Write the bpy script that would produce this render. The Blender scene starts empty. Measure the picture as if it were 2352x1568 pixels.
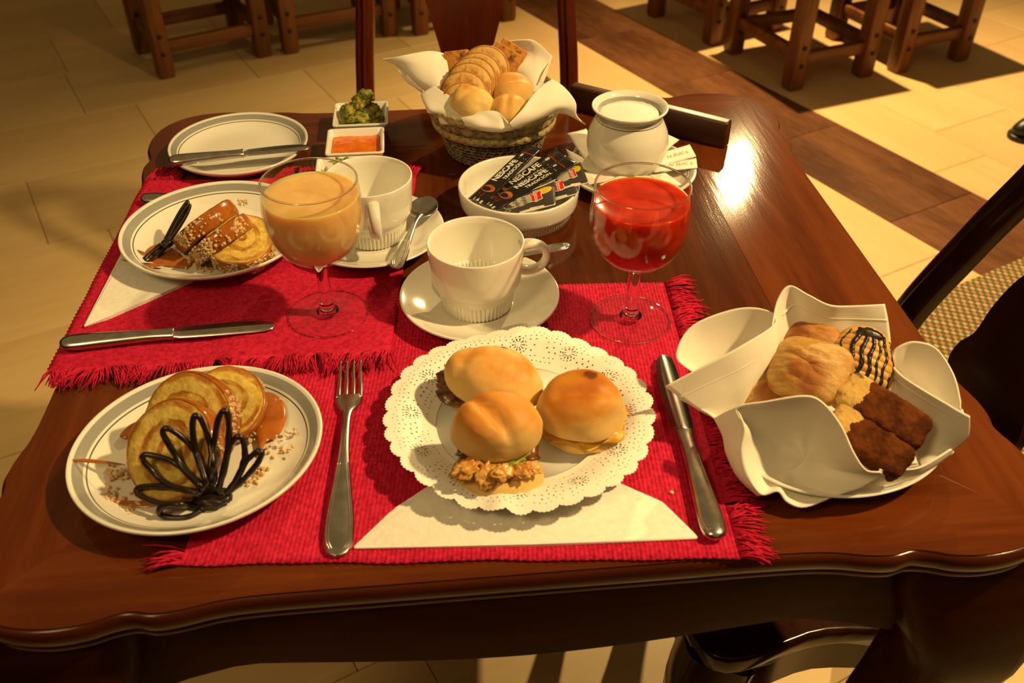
import bpy, bmesh, math, random
from mathutils import Vector, Matrix, Euler, noise
random.seed(7)
R = math.radians
C = bpy.context.scene.collection
S = bpy.context.scene

# ---------------------------------------------------------------- camera
FPX, PITCH, CZ = 2168.0, R(38.05), 1.28        # focal length in pixels of the 2352x1568 frame
TZ = 0.75                                      # table top height
cd = bpy.data.cameras.new('camera'); co = bpy.data.objects.new('camera', cd); C.objects.link(co)
cd.sensor_width = 22.2; cd.lens = 22.2 * FPX / 2352; cd.clip_start = 0.02
co.location = (0, 0, CZ); co.rotation_euler = (R(90) - PITCH, 0, 0)
cd.dof.use_dof = True; cd.dof.focus_distance = 0.92; cd.dof.aperture_fstop = 5.6
S.camera = co
def at(px, py, z):
    """point on the horizontal plane z seen at a pixel of the photograph"""
    x = (px - 1176) / FPX; y = -(py - 784) / FPX
    d = Vector((x, math.cos(PITCH) + y * math.sin(PITCH), -math.sin(PITCH) + y * math.cos(PITCH)))
    k = (z - CZ) / d.z
    return Vector((d.x * k, d.y * k, z))
def ah(px, py, h): return at(px, py, TZ + h)   # height above the table top

# ---------------------------------------------------------------- light
S.view_settings.view_transform = 'Standard'; S.view_settings.look = 'None'
S.view_settings.gamma = 1.0; S.view_settings.use_curve_mapping = False
S.view_settings.exposure = 0.7
w = bpy.data.worlds.new('world'); S.world = w; w.use_nodes = True
w.node_tree.nodes['Background'].inputs[0].default_value = (1.0, 0.63, 0.24, 1)
w.node_tree.nodes['Background'].inputs[1].default_value = 0.13
WARM = (1.0, 0.69, 0.29)
def spot(name, loc, target, energy, angle, blend, size, col=WARM):
    l = bpy.data.lights.new(name, 'SPOT'); l.energy = energy; l.spot_size = R(angle); l.spot_blend = blend
    l.shadow_soft_size = size; l.color = col
    o = bpy.data.objects.new(name, l); C.objects.link(o); o.location = loc
    o.rotation_euler = (Vector(target) - Vector(loc)).to_track_quat('-Z', 'Y').to_euler()
spot('pendant_lamp_back', (0.934, 3.53, 2.1), (1.2, 2.25, 0.0), 285, 116, 1.0, 0.030)
spot('ceiling_spot_right', (1.45, 0.55, 2.5), (0.45, 0.9, 0.6), 160, 80, 0.9, 0.05)

spot('fill_light_front', (-0.9, -0.5, 2.5), (-0.05, 0.7, 0.75), 30, 70, 1.0, 0.25)  # added soft fill to brighten faces towards the camera, not a lamp of the room

# ---------------------------------------------------------------- helpers
def cr(P, n, closed=False):
    """Catmull-Rom through points (any tuple length), n samples"""
    P = [tuple(p) for p in P]; m = len(P); out = []
    segs = m if closed else m - 1
    for i in range(n):
        t = i / n * segs if closed else i / (n - 1) * segs
        k = min(int(t), segs - 1); f = t - k
        g = (lambda j: P[j % m]) if closed else (lambda j: P[max(0, min(m - 1, j))])
        a, b, c, d = g(k - 1), g(k), g(k + 1), g(k + 2)
        out.append(tuple(0.5 * (2 * b[q] + (c[q] - a[q]) * f + (2 * a[q] - 5 * b[q] + 4 * c[q] - d[q]) * f * f + (3 * b[q] - a[q] - 3 * c[q] + d[q]) * f ** 3) for q in range(len(b))))
    return out
def setp(o, label=None, cat=None, group=None, kind=None):
    if label: o['label'] = label
    if cat: o['category'] = cat
    if group: o['group'] = group
    if kind: o['kind'] = kind
    return o
def thing(name, loc, label, cat, group=None, rz=0.0):
    o = bpy.data.objects.new(name, None); C.objects.link(o); o.empty_display_size = 0.02
    o.location = loc; o.rotation_euler = (0, 0, rz)
    return setp(o, label, cat, group)
def root_matrix(o):
    m = o.matrix_basis.copy()
    return root_matrix(o.parent) @ m if o.parent else m
def link(name, me, parent=None, loc=(0, 0, 0), rot=(0, 0, 0), world=False):
    o = bpy.data.objects.new(name, me); C.objects.link(o)
    o.location = loc; o.rotation_euler = rot
    if parent:
        o.parent = parent
        if world: o.matrix_basis = root_matrix(parent).inverted() @ o.matrix_basis
    return o
def mesh(name, V, F, mats, parent=None, loc=(0, 0, 0), rot=(0, 0, 0), smooth=True, mi=None, world=False, thick=0, sub=0, angle=None):
    me = bpy.data.meshes.new(name); me.from_pydata([tuple(v) for v in V], [], F); me.update()
    for m in (mats if isinstance(mats, (list, tuple)) else [mats]): me.materials.append(m)
    if mi: me.polygons.foreach_set('material_index', mi)
    me.polygons.foreach_set('use_smooth', [smooth] * len(me.polygons))
    if smooth and angle: me.set_sharp_from_angle(angle=R(angle))
    o = link(name, me, parent, loc, rot, world)
    if thick:
        s = o.modifiers.new('thickness', 'SOLIDIFY'); s.thickness = thick; s.offset = 0
    if sub:
        s = o.modifiers.new('smooth', 'SUBSURF'); s.levels = s.render_levels = sub
    return o
def base_mesh(name, V, F, mats, **k):
    """single mesh thing given in world coordinates: its origin is put at the middle of its base"""
    xs = [v[0] for v in V]; ys = [v[1] for v in V]; zs = [v[2] for v in V]
    c = Vector(((min(xs) + max(xs)) / 2, (min(ys) + max(ys)) / 2, min(zs)))
    return mesh(name, [Vector(v) - c for v in V], F, mats, loc=c, **k)
def join(*parts):
    V, F = [], []
    for v, f in parts:
        n = len(V); V += list(v); F += [tuple(i + n for i in q) for q in f]
    return V, F
def xf(VF, M):
    return [M @ Vector(v) for v in VF[0]], VF[1]
def lathe(prof, n=64, sx=1.0, sy=1.0):
    """prof: (r, z[, flute amplitude, flute count])"""
    V, F, rings = [], [], []
    for p in prof:
        r, z = p[0], p[1]
        if r < 1e-7: rings.append([len(V)]); V.append((0, 0, z)); continue
        ring = []
        for i in range(n):
            a = 2 * math.pi * i / n
            rr = r + (p[2] * abs(math.sin(a * p[3] / 2)) if len(p) > 2 else 0)
            ring.append(len(V)); V.append((rr * math.cos(a) * sx, rr * math.sin(a) * sy, z))
        rings.append(ring)
    for A, B in zip(rings, rings[1:]):
        for i in range(n):
            j = (i + 1) % n
            if len(A) == 1 and len(B) == 1: continue
            if len(A) == 1: F.append((A[0], B[j], B[i]))
            elif len(B) == 1: F.append((A[i], A[j], B[0]))
            else: F.append((A[i], A[j], B[j], B[i]))
    return V, F
def grid(P, closed_u=False, closed_v=False):
    """P[v][u] points"""
    nv, nu = len(P), len(P[0]); V = [p for row in P for p in row]; F = []
    for j in range(nv if closed_v else nv - 1):
        for i in range(nu if closed_u else nu - 1):
            a, b = j * nu + i, j * nu + (i + 1) % nu; j2 = (j + 1) % nv
            F.append((a, b, j2 * nu + (i + 1) % nu, j2 * nu + i))
    return V, F
def loft(rows, nu=24, nv=24, closed=False):
    A = [cr(r, nu, closed) for r in rows]
    cols = [cr([A[j][i] for j in range(len(A))], nv) for i in range(nu)]
    return grid([[cols[i][j] for i in range(nu)] for j in range(nv)], closed_u=closed)
def frames(P, closed=False, ref=None):
    P = [Vector(p) for p in P]; n = len(P); out = []; prev = None
    for i in range(n):
        if closed: t = P[(i + 1) % n] - P[i - 1]
        else: t = P[min(n - 1, i + 1)] - P[max(0, i - 1)]
        t = t.normalized() if t.length > 1e-9 else Vector((0, 0, 1))
        if ref is not None: a = Vector(ref)
        elif prev is None: a = Vector((0, 0, 1)) if abs(t.z) < 0.9 else Vector((1, 0, 0))
        else: a = prev
        u = a - t * a.dot(t)
        if u.length < 1e-6: u = t.orthogonal()
        u.normalize(); v = t.cross(u); prev = u
        out.append((P[i], u, v, t))
    return out
def sweep(P, sec, scale=None, closed=False, ref=None, caps=True):
    """sec: 2D polygon in (u,v); scale: per point (su,sv)"""
    V, F = [], []; fr = frames(P, closed, ref); m = len(sec); n = len(fr)
    for i, (p, u, v, t) in enumerate(fr):
        s = scale[i] if scale else (1, 1)
        if not isinstance(s, (tuple, list)): s = (s, s)
        for a, b in sec: V.append(p + u * a * s[0] + v * b * s[1])
    for j in range(n if closed else n - 1):
        for i in range(m):
            k = (j + 1) % n
            F.append((j * m + i, j * m + (i + 1) % m, k * m + (i + 1) % m, k * m + i))
    if caps and not closed:
        F.append(tuple(range(m))[::-1]); F.append(tuple((n - 1) * m + i for i in range(m)))
    return V, F
def circ(r, n=8, ry=None):
    ry = r if ry is None else ry
    return [(r * math.cos(2 * math.pi * i / n), ry * math.sin(2 * math.pi * i / n)) for i in range(n)]
def rrect(w, h, r, n=3):
    out = []
    for cx, cy, a0 in ((w / 2 - r, h / 2 - r, 0), (-w / 2 + r, h / 2 - r, 90), (-w / 2 + r, -h / 2 + r, 180), (w / 2 - r, -h / 2 + r, 270)):
        for i in range(n + 1):
            a = R(a0 + 90 * i / n); out.append((cx + r * math.cos(a), cy + r * math.sin(a)))
    return out
def tube(P, r, n=8, closed=False, ref=None):
    if isinstance(r, (list, tuple)): return sweep(P, circ(1.0, n), [(q, q) for q in r], closed, ref)
    return sweep(P, circ(r, n), None, closed, ref)
def box(sx, sy, sz, bev=0.0, seg=2, c=(0, 0, 0)):
    bm = bmesh.new(); bmesh.ops.create_cube(bm, size=1.0)
    for v in bm.verts: v.co = Vector((v.co.x * sx, v.co.y * sy, v.co.z * sz))
    if bev: bmesh.ops.bevel(bm, geom=list(bm.edges), offset=bev, segments=seg, affect='EDGES', profile=0.5)
    bm.verts.index_update(); c = Vector(c)
    V = [v.co + c for v in bm.verts]; F = [tuple(v.index for v in f.verts) for f in bm.faces]; bm.free()
    return V, F
def prism(out, z0, z1, bev=0.0, seg=2):
    """closed outline (x,y) between z0 and z1 with rounded rims"""
    bm = bmesh.new(); vs = [bm.verts.new((x, y, z0)) for x, y in out]; f = bm.faces.new(vs)
    ex = bmesh.ops.extrude_face_region(bm, geom=[f])
    top = [g for g in ex['geom'] if isinstance(g, bmesh.types.BMVert)]
    for v in top: v.co.z = z1
    if bev:
        ts = set(top) | set(vs)
        ed = [e for e in bm.edges if abs(e.verts[0].co.z - e.verts[1].co.z) < 1e-9]
        bmesh.ops.bevel(bm, geom=ed, offset=bev, segments=seg, affect='EDGES', profile=0.5)
    bmesh.ops.recalc_face_normals(bm, faces=list(bm.faces)); bm.verts.index_update()
    V = [v.co.copy() for v in bm.verts]; F = [tuple(v.index for v in f.verts) for f in bm.faces]; bm.free()
    return V, F
_ICO = {}
def ico(sub=3):
    if sub not in _ICO:
        bm = bmesh.new(); bmesh.ops.create_icosphere(bm, subdivisions=sub, radius=1.0); bm.verts.index_update()
        _ICO[sub] = ([v.co.copy() for v in bm.verts], [tuple(v.index for v in f.verts) for f in bm.faces]); bm.free()
    return _ICO[sub]
def nz(v, s, seed=0.0): return noise.noise(Vector(v) * s + Vector((seed, seed * 1.7, -seed)))
def blob(rx, ry, rz, seed=0, amp=0.05, fr=2.0, sub=4, flat=None, fine=0.0, pw=1.0):
    V, F = ico(sub); out = []
    for v in V:
        k = 1 + amp * nz(v, fr, seed) + fine * nz(v, fr * 5, seed + 3)
        z = v.z
        if flat is not None and z < flat: z = flat + (z - flat) * 0.12
        h = math.hypot(v.x, v.y)
        g = (h ** pw / h) if h > 1e-6 else 1
        out.append(Vector((v.x * g * rx * k, v.y * g * ry * k, z * rz * k)))
    return out, F
def dircol(n, up=(0, 0, 1)):
    """rotation matrix whose local z is n and local y follows up"""
    z = Vector(n).normalized(); x = Vector(up).cross(z)
    if x.length < 1e-5: x = Vector((1, 0, 0))
    x.normalize(); y = z.cross(x)
    return Matrix((x, y, z)).transposed()

# ---------------------------------------------------------------- materials
class NT:
    def __init__(s, name):
        s.m = bpy.data.materials.new(name); s.m.use_nodes = True; s.t = s.m.node_tree
        s.b = s.t.nodes['Principled BSDF']
    def n(s, ty, **k):
        o = s.t.nodes.new(ty)
        for a, v in k.items(): setattr(o, a, v)
        return o
    def l(s, a, b): s.t.links.new(a, b)
    def put(s, sock, v):
        if hasattr(v, 'is_output'): s.l(v, sock)
        else: sock.default_value = v
    def math(s, op, a, b=0.0, c=0.0):
        o = s.n('ShaderNodeMath', operation=op)
        s.put(o.inputs[0], a); s.put(o.inputs[1], b); s.put(o.inputs[2], c)
        return o.outputs[0]
    def mix(s, f, a, b):
        o = s.n('ShaderNodeMix', data_type='RGBA')
        s.put(o.inputs[0], f)
        for k, v in ((6, a), (7, b)):
            s.put(o.inputs[k], v if hasattr(v, 'is_output') else (v[0], v[1], v[2], 1))
        return o.outputs[2]
    def coord(s, scale=(1, 1, 1), kind='Object', loc=(0, 0, 0), rot=(0, 0, 0)):
        c = s.n('ShaderNodeTexCoord'); m = s.n('ShaderNodeMapping')
        m.inputs['Scale'].default_value = scale; m.inputs['Location'].default_value = loc; m.inputs['Rotation'].default_value = rot
        s.l(c.outputs[kind], m.inputs[0]); return m.outputs[0]
    def noise(s, vec, scale, detail=3, rough=0.55):
        o = s.n('ShaderNodeTexNoise'); s.l(vec, o.inputs['Vector'])
        o.inputs['Scale'].default_value = scale; o.inputs['Detail'].default_value = detail; o.inputs['Roughness'].default_value = rough
        return o.outputs[0]
    def ramp(s, f, a, b):
        o = s.n('ShaderNodeMapRange'); o.clamp = True; o.interpolation_type = 'SMOOTHSTEP'
        s.put(o.inputs[0], f); o.inputs[1].default_value = a; o.inputs[2].default_value = b
        return o.outputs[0]
    def xyz(s, vec):
        o = s.n('ShaderNodeSeparateXYZ'); s.l(vec, o.inputs[0]); return o.outputs
    def bump(s, h, strength=0.3, dist=0.001):
        o = s.n('ShaderNodeBump'); s.put(o.inputs['Height'], h)
        o.inputs['Strength'].default_value = strength; o.inputs['Distance'].default_value = dist
        s.l(o.outputs[0], s.b.inputs['Normal'])
    def col(s, c): s.put(s.b.inputs['Base Color'], c if hasattr(c, 'is_output') else (*c, 1))
    def set(s, **k):
        for a, v in k.items(): s.put(s.b.inputs[a.replace('_', ' ')], v)
        return s
def mat(name, c1, c2=None, rough=0.5, metal=0.0, ns=40, lo=0.35, hi=0.65, stretch=(1, 1, 1), bump=None, coat=0.0, sss=0.0, spec=0.5, detail=3):
    t = NT(name)
    if c2 is None: t.col(c1)
    else: t.col(t.mix(t.ramp(t.noise(t.coord(stretch), ns, detail), lo, hi), c1, c2))
    t.set(Roughness=rough, Metallic=metal, Specular_IOR_Level=spec)
    if coat: t.set(Coat_Weight=coat, Coat_Roughness=0.08)
    if sss: t.set(Subsurface_Weight=sss, Subsurface_Radius=(0.012, 0.008, 0.004), Subsurface_Scale=0.4)
    if bump: t.bump(t.noise(t.coord(stretch), bump[0], 4), bump[1], bump[2] if len(bump) > 2 else 0.001)
    return t.m

M = {}
M['porcelain'] = mat('white_porcelain', (0.80, 0.78, 0.70), rough=0.12, coat=0.3)
M['steel'] = mat('stainless_steel', (0.62, 0.60, 0.56), (0.50, 0.48, 0.45), rough=0.24, metal=1.0, ns=90)
M['cloth'] = mat('cotton_napkin', (0.85, 0.80, 0.70), (0.80, 0.75, 0.65), rough=0.9, ns=30, bump=(900, 0.15, 0.0005), spec=0.15)
M['paper'] = mat('paper_napkin', (0.86, 0.84, 0.78), (0.80, 0.78, 0.72), rough=0.95, ns=200, bump=(500, 0.35, 0.0006), spec=0.1)
M['doily'] = mat('doily_paper', (0.88, 0.86, 0.80), rough=0.9, spec=0.15)
M['chocolate'] = mat('dark_chocolate', (0.012, 0.006, 0.004), (0.022, 0.011, 0.007), rough=0.32, ns=120, bump=(160, 0.25, 0.001))
M['caramel'] = mat('caramel', (0.33, 0.085, 0.008), (0.42, 0.13, 0.016), rough=0.18, ns=60, coat=0.5, bump=(90, 0.2, 0.001))
M['nut'] = mat('chopped_nut', (0.55, 0.36, 0.15), (0.68, 0.50, 0.27), rough=0.8, ns=300)
M['sugar'] = mat('white_sugar', (0.88, 0.86, 0.80), (0.78, 0.75, 0.68), rough=0.6, ns=1500, bump=(2500, 0.6, 0.001))
M['packet_paper'] = mat('sugar_packet_paper', (0.85, 0.80, 0.72), (0.80, 0.70, 0.62), rough=0.7, ns=60, spec=0.2)
M['red_ink'] = mat('red_ink', (0.72, 0.24, 0.15), rough=0.8)
M['foil'] = mat('black_foil', (0.012, 0.011, 0.010), rough=0.16, coat=0.4, bump=(130, 0.25, 0.002))
M['white_ink'] = mat('white_ink', (0.78, 0.76, 0.70), rough=0.5)
M['red_foil'] = mat('bright_red_ink', (0.72, 0.016, 0.010), rough=0.3)
M['orange_ink'] = mat('orange_ink', (0.50, 0.13, 0.015), (0.25, 0.04, 0.006), rough=0.3, ns=160)
M['grey_paper'] = mat('charcoal_paper', (0.045, 0.042, 0.040), (0.06, 0.055, 0.05), rough=0.55, ns=40)
M['beige_ink'] = mat('beige_ink', (0.55, 0.51, 0.42), (0.42, 0.39, 0.32), rough=0.6, ns=50)
M['yellow_ink'] = mat('yellow_ink', (0.75, 0.55, 0.02), rough=0.5)
M['dark_ink'] = mat('dark_ink', (0.08, 0.075, 0.07), rough=0.6)
M['black'] = mat('black_leather', (0.008, 0.008, 0.010), rough=0.4)
def wood(name, c1, c2, axis=1, ns=9, rough=0.3, coat=0.0, rot=0.0, bump=0.04, streak=0.08, spec=0.5):
    t = NT(name); st = [1, 1, 1]; st[axis] = streak
    v = t.coord(tuple(st), rot=(0, 0, rot))
    a = t.noise(v, ns, 5, 0.65); b = t.noise(v, ns * 9, 3, 0.6)
    f = t.math('ADD', t.math('MULTIPLY', a, 0.7), t.math('MULTIPLY', b, 0.3))
    t.col(t.mix(t.ramp(f, 0.38, 0.64), c1, c2))
    t.set(Roughness=rough, Specular_IOR_Level=spec)
    if coat: t.set(Coat_Weight=coat, Coat_Roughness=0.12)
    t.bump(t.math('ADD', b, t.math('MULTIPLY', t.noise(t.coord(), 600, 2), 0.25)) if spec == 0.30 else b, bump, 0.001)
    return t.m
M['table_center'] = wood('mahogany_veneer', (0.055, 0.0105, 0.0020), (0.112, 0.025, 0.0045), 1, 10, 0.055, bump=0.12, spec=0.30)
M['table_border_x'] = wood('mahogany_border_x', (0.075, 0.0145, 0.0024), (0.145, 0.033, 0.0055), 0, 10, 0.060, bump=0.10, spec=0.30)
M['table_border_y'] = wood('mahogany_border_y', (0.075, 0.0145, 0.0024), (0.145, 0.033, 0.0055), 1, 10, 0.060, bump=0.10, spec=0.30)
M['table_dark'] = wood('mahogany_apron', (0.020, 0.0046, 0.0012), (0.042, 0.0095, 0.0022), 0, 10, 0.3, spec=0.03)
M['table_rim'] = wood('mahogany_rim', (0.045, 0.009, 0.002), (0.085, 0.018, 0.0035), 0, 10, 0.20, spec=0.22)
M['chair_red'] = wood('polished_chair_wood', (0.060, 0.0085, 0.0022), (0.105, 0.016, 0.004), 2, 12, 0.22)
M['chair_dark'] = wood('dark_chair_wood', (0.016, 0.0045, 0.0025), (0.030, 0.0085, 0.004), 2, 12, 0.15, spec=0.3)
M['oak'] = wood('rustic_oak', (0.12, 0.038, 0.009), (0.26, 0.09, 0.022), 2, 22, 0.42, bump=0.15)
M['oak_x'] = wood('rustic_oak_rail', (0.12, 0.038, 0.009), (0.26, 0.09, 0.022), 0, 22, 0.42, bump=0.15)
M['dark_bar'] = wood('walnut_bar', (0.035, 0.010, 0.0035), (0.075, 0.024, 0.008), 0, 14, 0.4)
M['peg'] = mat('dark_peg', (0.03, 0.012, 0.005), rough=0.5)
def tile_mat(name, c1, c2, rnd, rough, axis, ns=3.5, streak=0.12, bump=0.05):
    t = NT(name); st = [1, 1, 1]; st[axis] = streak
    oi = t.n('ShaderNodeObjectInfo')
    c = t.n('ShaderNodeTexCoord'); mp = t.n('ShaderNodeMapping'); mp.inputs['Scale'].default_value = st
    t.l(c.outputs['Object'], mp.inputs[0])
    cb = t.n('ShaderNodeCombineXYZ'); t.l(t.math('MULTIPLY', oi.outputs['Random'], 37.0), cb.inputs[0]); t.l(cb.outputs[0], mp.inputs['Location'])
    a = t.noise(mp.outputs[0], ns, 5, 0.6); b = t.noise(mp.outputs[0], ns * 14, 3, 0.6)
    f = t.math('ADD', t.math('MULTIPLY', a, 0.75), t.math('MULTIPLY', b, 0.25))
    cc = t.mix(t.ramp(f, 0.35, 0.66), c1, c2)
    h = t.n('ShaderNodeHueSaturation'); t.l(cc, h.inputs['Color'])
    t.l(t.math('ADD', t.math('MULTIPLY', oi.outputs['Random'], rnd), 1 - rnd / 2), h.inputs['Value'])
    t.l(h.outputs[0], t.b.inputs['Base Color'])
    t.set(Roughness=rough); t.bump(b, bump, 0.001)
    return t.m
M['tile'] = tile_mat('beige_stone_tile', (0.56, 0.38, 0.165), (0.66, 0.47, 0.22), 0.14, 0.42, 0)
M['tile_v'] = tile_mat('beige_stone_plank', (0.61, 0.395, 0.175), (0.69, 0.47, 0.22), 0.10, 0.42, 1)
M['plank'] = tile_mat('brown_plank_tile', (0.075, 0.026, 0.010), (0.19, 0.075, 0.030), 0.25, 0.30, 1, 6, 0.22)
M['grout'] = mat('grout', (0.16, 0.10, 0.045), rough=0.9)
def carpet_mat():
    t = NT('woven_carpet'); v = t.coord((1, 1, 1), rot=(0, 0, R(-30)))
    x, y, z = t.xyz(v)
    a = t.math('SINE', t.math('MULTIPLY', x, 2 * math.pi / 0.020)); b = t.math('SINE', t.math('MULTIPLY', y, 2 * math.pi / 0.024))
    k = t.ramp(t.math('MULTIPLY', a, b), -0.25, 0.45)
    r = t.ramp(t.math('SINE', t.math('MULTIPLY', t.math('ADD', x, y), 2 * math.pi / 0.044)), -0.3, 0.3)
    c = t.mix(k, (0.10, 0.085, 0.035), t.mix(r, (0.46, 0.36, 0.18), (0.42, 0.20, 0.09)))
    t.col(c); t.set(Roughness=0.95, Specular_IOR_Level=0.1); t.bump(k, 0.6, 0.003)
    return t.m
M['carpet'] = carpet_mat()

# ---------------------------------------------------------------- floor: tiles laid at 30 degrees
FA = R(30); FU = Vector((math.cos(FA), math.sin(FA), 0)); FV = Vector((-math.sin(FA), math.cos(FA), 0))
floor = mesh('floor', *box(11, 11, 0.05, c=(0.3, 2.6, -0.0325)), M['grout'], smooth=False)
setp(floor, 'pale beige stone tile floor crossed by a dark brown plank stripe', 'floor', kind='structure')
_tm = {}
def tile(name, u0, u1, v0, v1, m, h=0.0075, gap=0.0014, top=0.0):
    key = (round(u1 - u0, 4), round(v1 - v0, 4), m.name)
    uc, vc = (u0 + u1) / 2, (v0 + v1) / 2; p = FU * uc + FV * vc
    if not (-3.0 < p.x < 4.2 and -0.5 < p.y < 6.6): return
    if key not in _tm:
        me = bpy.data.meshes.new(name); V, F = box(u1 - u0 - gap, v1 - v0 - gap, h, 0.0012, 1)
        me.from_pydata([tuple(q) for q in V], [], F); me.materials.append(m); _tm[key] = me
    o = link(name, _tm[key], floor, (p.x, p.y, top - h / 2), (0, 0, FA))
STR0, STR1 = 1.93, 2.25
joint = {2.73: 0.385, 2.35: 0.0, 1.97: 0.146, 3.11: 0.23}
for k in range(-6, 13):
    v0 = 2.35 + 0.38 * (k - 3)
    off = next((j for q, j in joint.items() if abs(q - v0) < 0.06), random.uniform(0, 0.57))
    u = off - 0.57 * 8
    while u < 1.66:
        a, b = u, min(u + 0.57, 1.66)
        if b - a > 0.03: tile('tile', a, b, v0, v0 + 0.38, M['tile'])
        u += 0.57
for (u0, u1, vo, m, ln) in ((1.66, STR0, 0.05, 'tile_v', 0.57), (STR0, STR1, 1.36, 'plank', 0.5), (STR1, 2.466, 1.49, 'tile_v', 0.6), (2.466, 2.8, 1.67, 'tile_v', 0.57),
                            (2.8, 3.13, 1.3, 'tile_v', 0.57), (3.13, 3.46, 1.5, 'tile_v', 0.57), (3.46, 3.8, 1.75, 'tile_v', 0.57), (3.8, 4.14, 1.2, 'tile_v', 0.57), (4.14, 4.5, 1.6, 'tile_v', 0.57)):
    for k in range(-9, 10):
        tile('brown_plank' if m == 'plank' else 'tile', u0, u1, vo + ln * k, vo + ln * (k + 1), M[m])
M['wall'] = mat('dark_panelled_wall', (0.10, 0.05, 0.02), (0.14, 0.07, 0.03), rough=0.7, ns=2)
for nm, sx, sy, c in (('wall_back', 9.2, 0.1, (0.3, 7.05)), ('wall_front', 9.2, 0.1, (0.3, -2.65)), ('wall_left', 0.1, 9.6, (-4.25, 2.2)), ('wall_right', 0.1, 9.6, (4.85, 2.2))):
    setp(mesh(nm, *box(sx, sy, 2.9, c=(0, 0, 1.45)), M['wall'], loc=(c[0], c[1], -0.006), smooth=False), 'dark brown dining room wall', 'wall', kind='structure')
# woven carpet lying on the tiles to the right
cp = [FU * a + FV * b for a, b in ((1.25, 1.07), (3.9, 1.07), (3.9, -1.6), (1.25, -1.6))]
cc_ = FU * 2.4 + FV * (-0.2)
carpet = mesh('woven_rug', *prism([(q.x - cc_.x, q.y - cc_.y) for q in cp], 0.0006, 0.007, 0.002, 1), M['carpet'], loc=(cc_.x, cc_.y, 0))
setp(carpet, 'green and tan woven rug on the floor behind the pastry basket', 'rug')

# ---------------------------------------------------------------- table
TA = R(5.5); TC = Vector((-0.022, 0.80, 0))
def TB(u, v, z=TZ): return Vector((TC.x + u * math.cos(TA) - v * math.sin(TA), TC.y + u * math.sin(TA) + v * math.cos(TA), z))
table = thing('dining_table', (TC.x, TC.y, 0), 'square mahogany dining table with wavy edges, laid for breakfast', 'table', rz=TA)
half = [(0.0, 0.389), (0.10, 0.389), (0.18, 0.389), (0.215, 0.391), (0.24, 0.396), (0.258, 0.3975), (0.273, 0.3945), (0.286, 0.3965), (0.302, 0.4015), (0.325, 0.4035), (0.350, 0.400), (0.372, 0.390)]
quarter = half + [(b, a) for a, b in half[::-1][:-1]]
quarter = [(a, b) for a, b in quarter]
ctrl = []
for k in range(4):
    for a, b in quarter:
        for _ in range(k): a, b = b, -a
        ctrl.append((a, b))
outline = cr(ctrl, 352, True)[::-1]
def inset_ring(P, d, z):
    n = len(P); out = []
    for i in range(n):
        a, b = Vector(P[i - 1]), Vector(P[(i + 1) % n]); t_ = (b - a).normalized(); out.append((P[i][0] - t_.y * d * ORI, P[i][1] + t_.x * d * ORI, z))
    return out
ORI = 1.0 if sum(outline[i - 1][0] * outline[i][1] - outline[i][0] * outline[i - 1][1] for i in range(len(outline))) > 0 else -1.0
rings_ = [inset_ring(outline, d, TZ - z) for d, z in ((0.0075, 0.0010), (0.0045, 0.0012), (0.0018, 0.0026), (0.0003, 0.0055), (0.0, 0.010), (0.0005, 0.0150), (0.0030, 0.0185), (0.0045, 0.0195), (0.0035, 0.0215), (0.0045, 0.0255), (0.009, 0.0265))]
V, F = grid(rings_, closed_u=True); n_ = len(outline); F.append(tuple(range(n_))); F.append(tuple(range(len(V) - n_, len(V)))[::-1])
mesh('table_edge', V, F, M['table_rim'], table, angle=60)
IN = 0.262       # half width of the centre panel
def clip_border(k):
    """mitred border board on side k in table coordinates"""
    out = [(a, b) for a, b in outline]
    rot = lambda a, b: (lambda c, s: (a * c - b * s, a * s + b * c))(round(math.cos(-k * math.pi / 2)), round(math.sin(-k * math.pi / 2)))
    pts = sorted([(p[0], p[1]) for p in (rot(a, b) for a, b in out) if p[1] > abs(p[0]) - 1e-6], key=lambda p: p[0])
    g = 0.0002; s = 0.9915
    poly = [(-IN + g, IN + g)] + [(x * s, y * s - 0.0005) for x, y in pts] + [(IN - g, IN + g)]
    inv = lambda a, b: (lambda c, t: (a * c - b * t, a * t + b * c))(round(math.cos(k * math.pi / 2)), round(math.sin(k * math.pi / 2)))
    return [inv(a, b) for a, b in poly]
mesh('top_panel', *prism([(-IN, -IN), (IN, -IN), (IN, IN), (-IN, IN)], TZ - 0.004, TZ, 0.0002, 1), M['table_center'], table, smooth=False)
for k in range(4):
    mesh('border_board', *prism(clip_border(k), TZ - 0.004, TZ, 0.0002, 1), M['table_border_x' if k % 2 == 0 else 'table_border_y'], table, smooth=False)
# apron under each side, arched between the legs
for k in range(4):
    P = []
    n = 33
    for i in range(n):
        t = -1 + 2 * i / (n - 1); x = 0.30 * t
        arch = 0.105 + 0.030 * max(0, abs(t) - 0.72) / 0.28
        y = 0.372 + 0.008 * math.cos(t * math.pi * 1.0) * (1 if abs(t) < 0.9 else 0.8)
        P.append([(x, y, TZ - 0.026), (x, y + 0.004, TZ - 0.060), (x, y, TZ - arch), (x, y - 0.022, TZ - arch), (x, y - 0.022, TZ - 0.026)])
    M4 = Matrix.Rotation(k * math.pi / 2, 4, 'Z')
    mesh('apron', *xf(grid(P, closed_u=True), M4), M['table_dark'], table, angle=50)
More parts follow.
